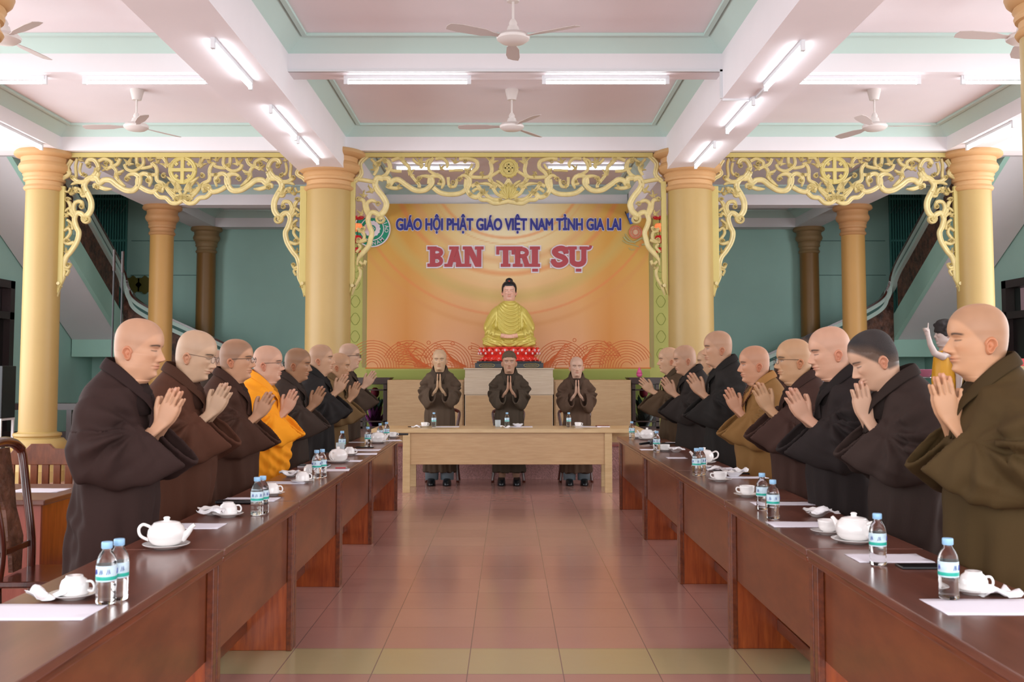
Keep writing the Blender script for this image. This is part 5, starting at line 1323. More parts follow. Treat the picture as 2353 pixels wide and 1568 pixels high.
mb.v = [(p[0]*1.10, p[1], p[2]) for p in mb.v]
v, nr, f = remesh(mb, .0085, 3)
q = v/u_; x, y, z = q[:,0], q[:,1], q[:,2]
D = np.zeros(len(v))
fr = smst(4,-6,y)
dr = smst(28,24,np.abs(x))*smst(30,40,z)*smst(104,98,z)*fr
D += np.abs(np.sin((z+ (x-4)**2*-.028)*.36))*2.2*dr                            # draped catenary folds
D += np.sin(x*1.1)*.9*smst(12,20,x)*smst(34,26,x)*fr*smst(36,44,z)*smst(98,90,z)
arm = smst(28,33,np.abs(x))*smst(20,30,z)
D += np.sin((np.abs(x)*.55+z*.33))*.9*arm*smst(84,66,z)
leg = smst(24,18,z)*smst(14,24,np.abs(x)); D += np.sin((np.abs(x)*-.28+z*.75))*1.0*leg
ap = smst(20,14,np.abs(x))*smst(24,18,z); D += np.sin(np.hypot(x,z-30)*.9)*.9*ap
mk('robe', v+nr*(D*u_)[:,None], f, M_gold, bd)
hs = 45*u_/.25
hv, hf, hc = head_mesh(N_(stubk=0,chub=.5,brow=.35), (240,190,168), 96, .8)
Rz = np.array(Matrix.Rotation(-PI/2,3,'Z')); hv = (hv*hs*np.array([1,1.1,1])) @ Rz.T + np.array([0,2*u_,106*u_])
mk('head', hv, hf, mat('statue_skin_paint', (232,190,170), .3, attr='Col', coat=.3), bd, True, hc)
h0, hff, _ = head_mesh(N_(chub=.5), (240,190,168), 96, .8)
hl = np.interp(h0[:,0], [-.12,-.04,.0,.03,.05,.07,.09], [.03,.05,.10,.13,.165,.178,.182]); okv = (h0[:,2] > hl) & (np.arange(len(h0)) < len(h0)-660)
dvv = h0-np.array([-.012,0,.14]); dvv /= np.linalg.norm(dvv,axis=1)[:,None]; h1 = h0+dvv*.012*smst(-.002,.012,h0[:,2]-hl)[:,None]
ff_ = [q for q in hff if all(okv[i] for i in q)]; us = sorted({i for q in ff_ for i in q}); mp_ = {p_: q_ for q_, p_ in enumerate(us)}
h1 = (h1*hs*np.array([1,1.1,1])) @ Rz.T + np.array([0,2*u_,106*u_]); nh = len(us)
bun = MB().sphere((0, 3*u_, 152*u_), (8.8*u_, 8.8*u_, 7.5*u_), 24, 14)
mk('hair', np.vstack([h1[us], np.array(bun.v)]), [tuple(mp_[i] for i in q) for q in ff_]+[tuple(i+nh for i in q) for q in bun.f], M_black, bd)
MB().sphere((0, -6.2*u_, 150.5*u_), (2.6*u_, 1.6*u_, 1.6*u_), 12, 8).build('red_jewel', M_red, bd, smooth=True)
m = MB()
for s_ in (1,-1):
    for k in range(4): m.tube([(s_*20*u_,-24*u_,(27.5-k*1.6)*u_),(s_*8*u_,-28*u_,(26.5-k*2.0)*u_),(s_*-6*u_,-30*u_,(25-k*1.7)*u_)], [2.1*u_,1.9*u_,1.2*u_], 10)
    m.tube([(s_*22*u_,-22*u_,27*u_),(s_*10*u_,-26*u_,24*u_)], [4*u_,5*u_], 12); m.tube([(s_*2*u_,-26*u_,24*u_),(s_*7*u_,-27*u_,27*u_)], [1.6*u_,1.8*u_], 8)
    m.sphere((s_*34*u_, -19*u_, 22*u_), (6*u_, 4*u_, 2.2*u_), 12, 8)
vv, _, ff = remesh(m, .006, 2); mk('hands_and_feet', vv, ff, mat('statue_flesh_paint', (240,186,160), .35), bd)
# ---------------------------------------------------------------- long brown tables
TZ = .74
def brown_table(x, y0, y1, side, label):
    # x: aisle edge of the top at the middle of the table, side -1 left row / +1 right row, depth .46
    L_ = y1-y0; D_ = .46; t = thing('meeting_table', label, 'table', (x, (y0+y1)/2, 0), math.atan(.0068) if side < 0 else 0, None)
    s = side; h = L_/2-.004; D_ = .40 if side < 0 else .44
    def bx(a, b, y0_, y1_, z0, z1, m=None):
        xa, xb = sorted((s*a, s*b)); return (m or MB()).box(xa, xb, y0_, y1_, z0, z1)
    bx(-.0, D_, -h, h, TZ-.028, TZ).build('table_top', M_top, t, bevel=.006)
    bx(.004, .03, -h+.0, h, TZ-.05, TZ-.028).build('edge_moulding', M_brown, t, bevel=.006)
    bx(.05, .065, -h+.03, h-.03, .34, TZ-.03).build('front_panel', M_brownp, t, bevel=.003)
    for sg in (-1, 1):
        ya, yb = sorted((sg*h*1.0-sg*.012, sg*h-sg*.04))
        bx(.035, D_-.03, ya, yb, 0, TZ-.03).build('side_panel', M_brownl, t, bevel=.003)
        yc, yd = sorted((sg*h-sg*.004, sg*h-sg*.05)); bx(.022, .05, yc, yd, 0, TZ-.05).build('corner_post', M_brown, t, bevel=.004)
    bx(.25, .29, -h+.04, h-.04, .09, .15).build('foot_rail', M_brown, t, bevel=.004)
    return t
JL = [PT(498,1263,TZ).y, PT(686,1152,TZ).y, PT(795,1085,TZ).y, PT(867,1040,TZ).y, PT(918,1004,TZ).y]
JL = [JL[0]-1.73] + JL
JR = [PT(1862,1262,TZ).y, PT(1673,1150,TZ).y, PT(1553,1082,TZ).y, PT(1472,1035,TZ).y, PT(1420,1003,TZ).y]
JR = [JR[0]-1.73] + JR
nm = ['nearest the camera', 'second from the camera', 'third from the camera', 'fourth from the camera', 'farthest, beside the pale head table']
def ledge(Y): return -1.030-.0068*Y
for i in range(5):
    yc = (JL[i]+JL[i+1])/2
    brown_table(ledge(yc), JL[i], JL[i+1], -1, 'brown wooden table of the left row, %s' % nm[i])
    brown_table(1.112, JR[i], JR[i+1], 1, 'brown wooden table of the right row, %s' % nm[i])
# pale head table
hy0, hy1 = 12.15, 12.92
HZ = PW(1168, 986.5, hy0).z; 
ht = thing('head_table', 'long pale laminate head table with a plain front panel', 'table', (0, hy0, 0))
xa, xb = PW(853, 990, hy0).x, PW(1480, 990, hy0).x
MB().box(xa, xb, hy0, hy1, HZ-.045, HZ).build('table_top', M_oak, ht, world=True, bevel=.004)
la, lb = PW(925, 1050, hy0).x, PW(1407, 1050, hy0).x
MB().box(la+.08, lb-.08, hy0+.03, hy0+.05, PW(0,1068.5,hy0).z, HZ-.045).build('front_panel', M_oakp, ht, world=True, bevel=.003)
for x in (la, lb-.085):
    MB().box(x, x+.085, hy0+.02, hy0+.06, 0, HZ-.045).build('leg', M_oak, ht, world=True, bevel=.003)
    MB().box(x+.015, x+.1, hy1-.1, hy1-.06, 0, HZ-.045).build('leg', M_oak, ht, world=True, bevel=.003)
for a, b in ((xa+.03, la), (lb, xb-.03)): MB().box(a, b, hy1-.08, hy1-.06, HZ-.2, HZ-.045).build('apron', M_oak, ht, world=True)
# ---------------------------------------------------------------- things on the tables
def bottle():
    t = thing('water_bottle', 'x', 'bottle')
    prof = [(.0,.0),(.020,.0),(.0275,.004),(.0285,.012),(.0270,.022),(.0285,.030),(.0270,.040),(.0285,.050),(.0275,.062),(.0285,.066),(.0285,.112),(.0275,.118),(.0255,.128),(.020,.140),(.0135,.150),(.0125,.156),(.0125,.160)]
    MB().lathe(prof, 28).build('bottle_body', M_pet, t, smooth=True)
    MB().lathe([(.0288,.066),(.0290,.068),(.0290,.108),(.0288,.110)], 28).build('label', M_label, t, smooth='auto')
    MB().lathe([(.0292,.070),(.0294,.071),(.0294,.079),(.0292,.080)], 28).build('label_band', M_teal, t, smooth='auto')
    m = MB()
    for k, a in enumerate((-1.6,-2.2,-.9,1.2,2.4,.3)):
        m.tube([(.0293*math.cos(a+d), .0293*math.sin(a+d), z) for d, z in ((-.16,.086),(-.05,.1),(.03,.086),(.1,.1),(.17,.088))], .0011, 4)
    m.build('label_print', mat('label_navy_print', (70,84,160), .4), t)
    MB().lathe([(.014,.156),(.0155,.158),(.0155,.172),(.0145,.175),(.0,.1755)], 24).build('cap', M_bcap, t, smooth='auto')
    return t
def cup(handle=0):
    t = thing('tea_cup', 'x', 'cup')
    MB().lathe([(.0,.0),(.030,.0),(.032,.003),(.052,.010),(.062,.015),(.063,.0165),(.050,.013),(.030,.008),(.0,.007)], 32).build('saucer', M_white, t, smooth=True)
    MB().lathe([(.0,.009),(.019,.009),(.021,.012),(.030,.018),(.0345,.03),(.036,.046),(.0365,.052),(.0345,.052),(.033,.032),(.026,.018),(.0,.016)], 32).build('cup_bowl', M_white, t, smooth=True)
    MB().tube([tuple(p) for p in catmull([(.033,0,.042),(.047,0,.044),(.052,0,.034),(.045,0,.024),(.032,0,.022)],4)], .0035, 8).build('handle', M_white, t, smooth=True)
    return t
def cup_inv():
    t = thing('tea_cup', 'x', 'cup')
    MB().lathe([(.0,.0),(.030,.0),(.032,.003),(.052,.010),(.062,.015),(.063,.0165),(.050,.013),(.030,.008),(.0,.007)], 32).build('saucer', M_white, t, smooth=True)
    MB().lathe([(.036,.012),(.0365,.016),(.0355,.036),(.031,.048),(.022,.055),(.021,.060),(.018,.060),(.0,.056)], 32).build('cup_bowl', M_white, t, smooth=True)
    MB().tube([tuple(p) for p in catmull([(.034,0,.022),(.048,0,.020),(.052,0,.032),(.045,0,.044),(.031,0,.044)],4)], .0035, 8).build('handle', M_white, t, smooth=True)
    return t
def teapot():
    t = thing('teapot', 'x', 'teapot')
    MB().lathe([(.0,.0),(.05,.0),(.055,.004),(.082,.012),(.092,.018),(.093,.020),(.08,.016),(.05,.010),(.0,.010)], 40).build('saucer', M_white, t, smooth=True)
    MB().lathe([(.0,.012),(.040,.012),(.056,.020),(.070,.036),(.075,.055),(.072,.075),(.063,.090),(.055,.096),(.053,.100),(.050,.100),(.0,.098)], 40).build('pot_body', M_white, t, smooth=True)
    ld = MB().lathe([(.053,.098),(.050,.103),(.03,.108),(.012,.110),(.011,.116),(.014,.121),(.009,.126),(.0,.127)], 32).build('lid', M_white, t, smooth=True)
    MB().tube([tuple(p) for p in catmull([(.060,0,.040),(.085,0,.062),(.100,0,.082),(.113,0,.094)],5)], [.020,.019,.018,.016,.0145,.013,.012,.0115,.011,.0105,.010,.0095,.009,.0088,.0085,.008], 14).build('spout', M_white, t, smooth=True)
    MB().tube([tuple(p) for p in catmull([(-.066,0,.084),(-.095,0,.094),(-.112,0,.076),(-.104,0,.048),(-.071,0,.032)],5)], .0065, 10).build('handle', M_white, t, smooth=True)
    return t
def bowl():
    t = thing('dish', 'x', 'dish')
    n = 36; R = []
    for r, z in ((.022,0),(.026,.004),(.045,.018),(.058,.030),(.0595,.031),(.056,.028),(.040,.014),(.0,.009)):
        R.append([(r*(1+.04*math.cos(8*a)*(r > .05))*math.cos(a), r*(1+.04*math.cos(8*a)*(r > .05))*math.sin(a), z+.0025*math.cos(8*a)*(r > .05)) for a in np.linspace(0,2*PI,n+1)[:-1]])
    MB().rings(R).build('dish_bowl', M_white, t, smooth=True)
    return t
def sheet(w_, h_, name, m):
    nx, ny = 8, 6; v = [((i/nx-.5)*w_, (j/ny-.5)*h_, .0012+.0015*math.sin(i*.9+j)*(1 if (i in (0,nx)) else .4)) for j in range(ny+1) for i in range(nx+1)]
    f = [(j*(nx+1)+i, j*(nx+1)+i+1, (j+1)*(nx+1)+i+1, (j+1)*(nx+1)+i) for j in range(ny) for i in range(nx)]
    mb = MB(); mb.add(v, f); k = len(v); mb.v += [(a,b,0.0) for a,b,c in v]; mb.f += [tuple(q+k for q in reversed(p)) for p in f]
    per = list(range(nx+1))+[(nx+1)*(j+1)-1 for j in range(1,ny+1)]+[(nx+1)*ny+i for i in range(nx-1,-1,-1)]+[(nx+1)*j for j in range(ny-1,0,-1)]
    for i in range(len(per)): a, b = per[i], per[(i+1)%len(per)]; mb.f.append((a+k, b+k, b, a))
    return mb.build(name, m, None, smooth=True)
def tissue(seed):
    rnd = random.Random(seed); n = 11; v = []
    for j in range(n):
        for i in range(n):
            a, b = i/(n-1)-.5, j/(n-1)-.5
            v.append((a*.12+.003*rnd.uniform(-1,1), b*.085+.003*rnd.uniform(-1,1), max(.001, .012+.012*math.sin(a*7+seed)+.009*math.cos(b*8+a*4)+.002*rnd.uniform(-1,1))))
    f = [(j*n+i, j*n+i+1, (j+1)*n+i+1, (j+1)*n+i) for j in range(n-1) for i in range(n-1)]
    mb = MB(); mb.add(v, f); o = mb.build('tissue', M_tissue, None, smooth=True)
    s = o.modifiers.new('s', 'SOLIDIFY'); s.thickness = .001
    return o
def phone():
    t = thing('phone', 'x', 'phone'); MB().box(-.037,.037,-.078,.078,0,.008).build('phone_body', M_black, t, bevel=.003); MB().box(-.034,.034,-.074,.074,.0078,.0084).build('screen', mat('phone_screen', (14,16,22), .05, spec=.8), t); return t
def mic():
    t = thing('microphone', 'x', 'microphone')
    MB().tube([(0,0,.024),(0,.15,.020)], [.013,.010], 16).build('mic_body', M_black, t, smooth='auto')
    MB().sphere((0,-.022,.026), (.024,.026,.024), 20, 14).build('mic_head', mat('mic_mesh', (120,124,128), .35, metal=.8, bump=.6, bump_scale=400), t, smooth=True)
    MB().tube([(0,-.002,.025),(0,.012,.025)], .019, 16).build('mic_ring', M_metal, t, smooth='auto')
    return t
def glass_jar():
    t = thing('drinking_glass', 'x', 'glass')
    MB().lathe([(.0,0),(.030,0),(.034,.01),(.037,.085),(.0355,.085),(.031,.012),(.0,.010)], 28).build('glass_body', mat('drinking_glass', (225,235,238), .05, alpha=.32), t, smooth=True); return t
protos = {'bottle': bottle(), 'cup': cup(), 'cupi': cup_inv(), 'pot': teapot(), 'bowl': bowl(), 'phone': phone(), 'mic': mic(), 'glass': glass_jar()}
used = {}
def put(kind, px, py, rz, label, group=None, z=TZ, scale=1.0):
    p = PT(px, py, z)
    if z == TZ:   # keep on the table
        if p.x < 0: p.x = max(min(p.x, ledge(p.y)-.04), ledge(p.y)-.42)
        else: p.x = min(max(p.x, 1.112+.04), 1.112+.42)
    o = place(protos[kind], tuple(p), rz, label, group, first=(kind not in used)); used[kind] = 1
    if scale != 1: o.scale = (scale,)*3
    return o
def lay(px, py, w_, h_, rz, label, m=None, z=TZ, name='paper_sheet', cat='paper', group=None, free=False):
    p = PT(px, py, z); o = sheet(w_, h_, name, m or M_paper); o.location = (p.x, p.y, z+.0004); o.rotation_euler = (0,0,rz)
    return sset(o, label, cat, group)
GB = 'small water bottles with blue caps'
for px, py, lab in ((243,1388,'water bottle nearest the camera on the left tables, front one of a touching pair'), (271,1379,'water bottle behind the nearest one on the left tables, rear one of the pair'),
    (590,1185,'front water bottle of the pair beside the long dark case on the left tables'), (603,1181,'rear water bottle of the pair beside the long dark case on the left tables'),
    (727,1100,'front water bottle of the pair beside the dark notebook on the left tables'), (740,1097,'rear water bottle of the pair beside the dark notebook on the left tables'),
    (786,1040,'single water bottle behind the drinking glass on the left tables'), (845,1027,'water bottle beside the handle of the farthest left teapot'),
    (873,1016,'water bottle behind the spout of the farthest left teapot'), (888,1012,'farthest water bottle of the left tables, next to the microphone'),
    (1452,1010,'farthest water bottle of the right tables, beside the pale head table'), (1509,1040,'water bottle standing alone in front of the right microphone'),
    (1601,1094,'left water bottle of the pair in front of the middle right teapot'), (1612,1092,'right water bottle of the pair in front of the middle right teapot'),
    (1752,1172,'rear water bottle of the close pair halfway along the right tables'), (1777,1193,'front water bottle of the close pair halfway along the right tables'),
    (2018,1299,'water bottle beside the big teapot on the right tables'), (2181,1377,'nearest water bottle of the right tables, beside the cup with a crumpled tissue')):
    put('bottle', px, py, random.Random(px).uniform(0,6.28), lab, GB)
for px, lab in ((997,'water bottle on the head table before the left standing monk'), (1165,'water bottle on the head table before the middle monk with the cap'), (1307,'water bottle on the head table before the right standing monk')):
    p = PW(px, 975, hy0+.45); o = put('bottle', px, 975, .5, lab, GB, z=HZ); o.location = (p.x, hy0+.45, HZ)
GC = 'white tea cups on saucers'
for k, px, py, rz, lab in (('cupi',170,1376,0,'upside down white cup on a saucer nearest the camera at left'), ('cupi',524,1188,.4,'upside down white cup beside the tissue dish near the left dark case'), ('cupi',624,1139,0,'white cup right behind the pair of bottles near the left dark case'),
    ('cupi',695,1110,.6,'white cup in front of the dish by the saffron robed monk'), ('cupi',712,1092,0,'white cup beside the dark notebook on the left tables'), ('cupi',803,1047,0,'white cup behind the middle left teapot'), ('cup',902,1007,0,'white cup at the far end of the left tables by the microphone'),
    ('cup',1467,1008,PI,'white cup at the far end of the right tables'), ('cup',1528,1038,PI,'white cup between bottle and dish at the far part of the right tables'), ('cup',1655,1107,PI,'white cup with saucer in front of the white dish on the right tables'),
    ('cup',1717,1142,PI,'white cup with saucer alone near the middle of the right tables'), ('cup',1903,1228,.3,'white cup beside the big teapot on the right tables'), ('cupi',2238,1365,0,'upside down cup nearest the camera on the right tables'), ('cup',1612,1077,2,'white cup partly hidden behind the pair of bottles before the right teapot')):
    put(k, px, py, rz, lab, GC, scale=1.12)
for px, lab in ((975,'white cup on the head table left of the first bottle'), (1328,'white cup on the head table right of the last bottle')):
    p = PW(px, 976, hy0+.42); o = put('cup', px, 976, .2, lab, GC, z=HZ); o.location = (p.x, hy0+.42, HZ)
for px, py, rz, lab in ((382,1260,.0,'white teapot nearest the camera on the left tables, spout to the right'), (777,1064,1.2,'white teapot on the left tables beside the drinking glass'), (868,1019,.1,'white teapot at the far end of the left tables'),
    (1487,1011,PI-.5,'white teapot at the far end of the right tables'), (1618,1066,PI+.1,'white teapot behind the middle pair of bottles on the right tables'), (1963,1248,PI-1.0,'big white teapot on the right tables in front of the short haired monk')):
    put('pot', px, py, rz, lab, 'white teapots', scale=.93)
GD = 'white dishes'
for px, py, lab in ((487,1184,'white dish with a tissue before the second monk of the left row'), (668,1096,'white dish with a tissue beside the saffron robed monk'), (1553,1040,'white dish with paper scraps at the far part of the right tables'), (1686,1096,'white dish behind the cup on the right tables'), (1878,1188,'white dish with a tissue before the smiling monk')):
    put('bowl', px, py, 0, lab, GD, scale=1.1)
p = PW(1190, 974, hy0+.5); o = put('bowl', 1190, 974, 0, 'white dish on the head table beside the middle bottle', GD, z=HZ); o.location = (p.x, hy0+.5, HZ)
o.scale = (1.2,)*3
def tis(px, py, z, lab, s=1, rz=0, y=None):
    p = PT(px, py, z) if y is None else PW(px, py, y); o = tissue(px); o.location = (p.x, p.y, z); o.scale = (s,)*3; o.rotation_euler = (0,0,rz)
    sset(o, lab, 'tissue')
tis(118, 1374, TZ+.004, 'white folded tissue beside the nearest left cup', 1.0); tis(484, 1180, TZ+.03, 'white tissue lying in the dish before the second left monk', .9)
tis(664, 1092, TZ+.033, 'white tissue in the dish beside the saffron monk', .9); tis(1560, 1034, TZ+.033, 'paper scraps in the far right dish', .8)
tis(1648, 1082, TZ, 'crumpled tissue beside the right teapot', 1.1); tis(1700, 1085, TZ+.034, 'tissue sticking out of the dish behind the cup on the right tables', .9, 1)
tis(1893, 1180, TZ+.033, 'tissue in the dish before the smiling monk', 1.0, .4); tis(2290, 1368, TZ+.002, 'crumpled tissue beside the nearest right cup', 1.0, .2)
tis(956, 975, HZ, 'tissue on the head table at the far left', .9, 0, hy0+.4); tis(1160, 975, HZ, 'tissue beside the middle bottle on the head table', .9, .3, hy0+.3)
GP = 'white paper sheets on the tables'
for px, py, w_, h_, rz, lab in ((70,1408,.36,.19,0,'paper sheet nearest the camera at left'), (455,1210,.21,.16,.0,'paper sheet behind the nearest left teapot'), (575,1149,.28,.17,0,'paper sheet under the pair of bottles near the dark case'), (655,1110,.25,.14,.0,'paper sheet between two cups by the saffron monk'),
    (765,1081,.22,.16,.1,'paper sheet right of the dark notebook'), (800,1060,.2,.16,0,'paper sheet under the middle left teapot'), (832,1044,.24,.19,.1,'paper sheet in front of the black phone on the left tables'), (838,1035,.26,.2,0,'second paper sheet under the black phone on the left tables'),
    (822,1017,.20,.12,0,'paper sheet left of the farthest left teapot'), (893,1013,.24,.2,.2,'paper sheet under the farthest left teapot and cup'),
    (2275,1396,.32,.20,0,'paper sheet nearest the camera at right'), (2042,1284,.26,.17,.0,'paper sheet under the bottle beside the big right teapot'), (1835,1206,.25,.16,0,'paper sheet left of the cup beside the big right teapot'), (1800,1158,.31,.13,0,'paper sheet behind the close pair of bottles at right'),
    (1716,1098,.25,.12,0,'paper sheet behind the white dish and cup at right'), (1490,1034,.14,.14,0,'small paper at the left foot of the single bottle at right'), (1555,1053,.15,.13,0,'small paper in front of the right teapot spout'), (1655,1078,.20,.16,.1,'paper sheet under the black pen at right'),
    (1535,1029,.22,.15,0,'paper sheet beside the right microphone'), (1555,1018,.2,.12,0,'paper sheet under the end of the black case at right')):
    lay(px, py, w_, h_, rz, lab, group=GP)
for px, w_, lab in ((1025,.32,'curled paper sheet on the head table, left'), (1195,.30,'stack of paper on the head table, middle'), (1350,.30,'paper sheet under the notebook on the head table')):
    p = PW(px, 976, hy0+.5); o = sheet(w_, .24, 'paper_sheet', M_paper); o.location = (p.x, hy0+.5, HZ+.0005); sset(o, lab, 'paper', GP)
put('phone', 838, 1029, PI/2, 'black phone on paper on the left tables beside the farthest teapot', 'black phones'); 
put('phone', 765, 1040, PI/2+.2, 'dark phone behind the drinking glass on the left tables', 'black phones')
put('phone', 2118, 1305, PI/2, 'black phone lying before the olive robed monk', 'black phones')
put('phone', 1538, 1020, PI/2, 'black case beside the microphone at the far part of the right tables', 'black phones')
put('phone', 1700, 1089, PI/2, 'dark phone under the tissue dish of the right tables', 'black phones')
put('mic', 908, 1004, 2.2-PI, 'microphone at the far end of the left tables', 'microphones'); put('mic', 1493, 1024, 2.4, 'microphone beside the farthest teapot of the right tables', 'microphones')
put('glass', 782, 1042, 0, 'clear drinking glass behind the middle left teapot', 'drinking glasses'); o = put('glass', 1144, 975, 0, 'clear drinking glass on the head table before the middle monk', 'drinking glasses', z=HZ); o.location = (PW(1144,970,hy0+.45).x, hy0+.45, HZ)
def book(px, py, w_, h_, th_, rz, m, lab, z=TZ, y=None):
    p = PT(px, py, z) if y is None else PW(px, py, y)
    t = thing('notebook', lab, 'notebook', (p.x, p.y, z), rz)
    MB().box(-w_/2+.003, w_/2-.003, -h_/2+.003, h_/2-.003, .002, th_-.002).build('pages', M_paper, t)
    MB().box(-w_/2, w_/2, -h_/2, h_/2, 0, .002).box(-w_/2, w_/2, -h_/2, h_/2, th_-.002, th_).box(-w_/2, -w_/2+.002, -h_/2, h_/2, 0, th_).build('cover', m, t)
book(722, 1073, .21, .15, .012, .0, mat('dark_grey_cover', (62,72,78), .5), 'dark grey notebook beside the pair of bottles on the left tables')
book(1385, 976, .16, .2, .016, .0, mat('tan_leather_cover', (150,92,60), .5), 'brown notebook at the right end of the head table', z=HZ, y=hy0+.5)
book(1540, 1034, .15, .12, .012, .0, mat('olive_cover', (110,106,60), .5), 'olive notebook behind the single bottle at right')
def pen(px, py, rz, lab, m, L_=.13, y=None, z=TZ):
    p = PT(px, py, z) if y is None else PW(px, py, y); t = thing('pen', lab, 'pen', (p.x, p.y, z), rz)
    MB().tube([(-L_/2,0,.006),(L_/2-.02,0,.006)], .0045, 10).build('barrel', m, t, smooth='auto'); MB().tube([(L_/2-.02,0,.006),(L_/2,0,.005)], [.0042,.001], 10).build('tip', M_metal, t, smooth='auto')
pen(1640, 1076, .2, 'black pen on paper beside the crumpled tissue at right', M_black); pen(947, 975, 0, 'black pen at the left end of the head table', M_black, .1, hy0+.42, HZ)
pen(786, 1078, .1, 'red pen beside the dark notebook', mat('red_pen', (190,50,60), .4), .09)
ca = thing('pen_case', 'long dark case on the paper before the second left monk', 'case', tuple(PT(543,1158,TZ)), .02)
MB().box(-.10,.10,-.03,.03,.002,.018).build('case_body', M_black, ca, bevel=.006); MB().tube([(-.09,-.031,.011),(.09,-.031,.011)], .0012, 5).build('zip', M_metal, ca)
# ---------------------------------------------------------------- chairs
def dining_chair(carved=True):
    t = thing('dining_chair', 'x', 'chair'); hw = .21
    MB().box(-.22,.22,-.21,.21,.43,.46).build('seat', M_rose, t, bevel=.01)
    for x in (-1,1):
        MB().tube([tuple(p) for p in catmull([(x*.19,.19,.44),(x*.185,.20,.2),(x*.20,.22,.0)],4)], .019, 10).build('leg', M_rose, t, smooth=True)
        MB().tube([tuple(p) for p in catmull([(x*.19,-.19,.44),(x*.185,-.19,.2),(x*.20,-.24,.0)],4)], .019, 10).build('leg', M_rose, t, smooth=True)
        MB().tube([tuple(p) for p in catmull([(x*.185,-.19,.44),(x*.165,-.185,.6),(x*.175,-.215,.8),(x*.20,-.25,.98),(x*.19,-.262,1.03)],6)], [.02]*25, 10).build('back_post', M_rose, t, smooth=True)
    MB().tube([tuple(p) for p in catmull([(-.20,-.26,1.02),(-.13,-.268,1.055),(0,-.27,1.07),(.13,-.268,1.055),(.20,-.26,1.02)],6)], .024, 12).build('crest_rail', M_rose, t, smooth=True)
    m = MB(); R = []
    for z, w_ in ((.47,.05),(.55,.06),(.62,.085),(.70,.07),(.76,.06),(.83,.08),(.90,.095),(.97,.085),(1.04,.07)):
        y = -.19-.08*smst(.5,1.05,z); R.append([(-w_,y-.01,z),(w_,y-.01,z),(w_,y+.01,z),(-w_,y+.01,z)])
    m.rings(R); m.build('carved_splat', M_carv, t)
    MB().box(-.19,.19,-.20,-.18,.56,.59).build('back_rail', M_rose, t, bevel=.004)
    return t
CH = dining_chair()
chs = [((-2.10, 4.05, 0), -PI/2+.12, 'dark rosewood dining chair nearest the camera at the left edge'), ((-2.12, 4.95, 0), -PI/2+.05, 'dark rosewood dining chair just behind the nearest left monk')]
for i, (l, r, lb) in enumerate(chs): place(CH, l, r, lb, 'rosewood dining chairs', first=(i == 0))
for px, lb in ((1018,'rosewood chair behind the left monk at the head table'), (1168,'rosewood chair behind the capped monk at the head table'), (1322,'rosewood chair behind the right monk at the head table')):
    o = place(CH, (PW(px, 1000, 13.46).x, 13.46, 0), PI, lb, 'rosewood dining chairs')
    o.scale = (1.0,.72,.86)
# side desk with slatted chair at the far left
sd = thing('side_desk', 'brown desk with a red brown front behind the left row at the left edge', 'desk', (-3.2, 5.75, 0))
dx1 = PW(108, 1142, 5.45).x
MB().box(-4.2, dx1, 5.42, 6.2, TZ-.03, TZ).build('desk_top', M_top, sd, world=True, bevel=.006)
MB().box(-4.15, dx1-.03, 5.45, 5.47, .05, TZ-.03).build('front_panel', mat('rose_brown_panel', (158,84,70), .4, wood=((136,66,54), 3), stretch=(8,8,1)), sd, world=True)
MB().box(dx1-.055, dx1-.03, 5.47, 6.17, 0, TZ-.03).build('side_panel', M_brownl, sd, world=True)
o = lay(130, 1100, .28, .2, 0, 'paper sheet on the side desk at the left edge', group=GP); o.location = (dx1-.22, 5.85, TZ+.0005)
sc2 = thing('slatted_chair', 'brown slatted back chair behind the side desk at left', 'chair', (PW(62,1090,6.6).x, 6.6, 0))
MB().box(-.21,.21,-.2,.2,.42,.45).build('seat', M_brownp, sc2, bevel=.008)
for x in (-1,1):
    for y in (-1,1): MB().box(x*.19-.018, x*.19+.018, y*.18-.018, y*.18+.018, 0, .42).build('leg', M_brownp, sc2)
m = MB(); 
out = [(-.21,.45),(-.21,.82),(-.17,.9),(-.09,.905),(-.06,.935),(.06,.935),(.09,.905),(.17,.9),(.21,.82),(.21,.45)]
m.prism([(a,b) for a,b in [(-.21,.80),(-.205,.86),(-.17,.9),(-.09,.905),(-.06,.935),(.06,.935),(.09,.905),(.17,.9),(.205,.86),(.21,.80)]], .17, .2, 'y'); m.build('crest_rail', M_brownp, sc2, bevel=.004)
for k in range(6): MB().box(-.21+k*.0745, -.21+k*.0745+.045, .175,.195,.45,.81).build('slat', M_brownp, sc2, bevel=.003)
# ---------------------------------------------------------------- things along the side walls
spk = thing('loudspeaker', 'black loudspeaker on a white metal stand at the left edge', 'speaker', (PW(-14, 960, 14.6).x, 14.6, PW(0,961,14.6).z))
hsp = (961-842)/F*14.6
MB().box(-.2,.2,-.2,.2,0,hsp).build('speaker_box', M_black, spk, bevel=.01)
MB().lathe([(.13,0),(.15,.01),(.15,.02),(.0,.012)], 28).xf(Matrix.Translation((0,-.2,hsp*.35)) @ Matrix.Rotation(PI/2,4,'X')).build('woofer', mat('woofer_cone', (46,50,52), .5), spk)
stn = thing('speaker_stand', 'white metal frame stand under the loudspeaker at the left edge', 'stand', (PW(-14, 960, 14.6).x, 14.6, 0)); zt_s = PW(0,961,14.6).z
for x in (-1,1):
    for y in (-1,1): MB().box(x*.18-.015, x*.18+.015, y*.18-.015, y*.18+.015, 0, zt_s-.02).build('leg', M_fix, stn)
MB().box(-.2,.2,-.2,.2,zt_s-.03,zt_s-.001).build('stand_top', M_fix, stn)
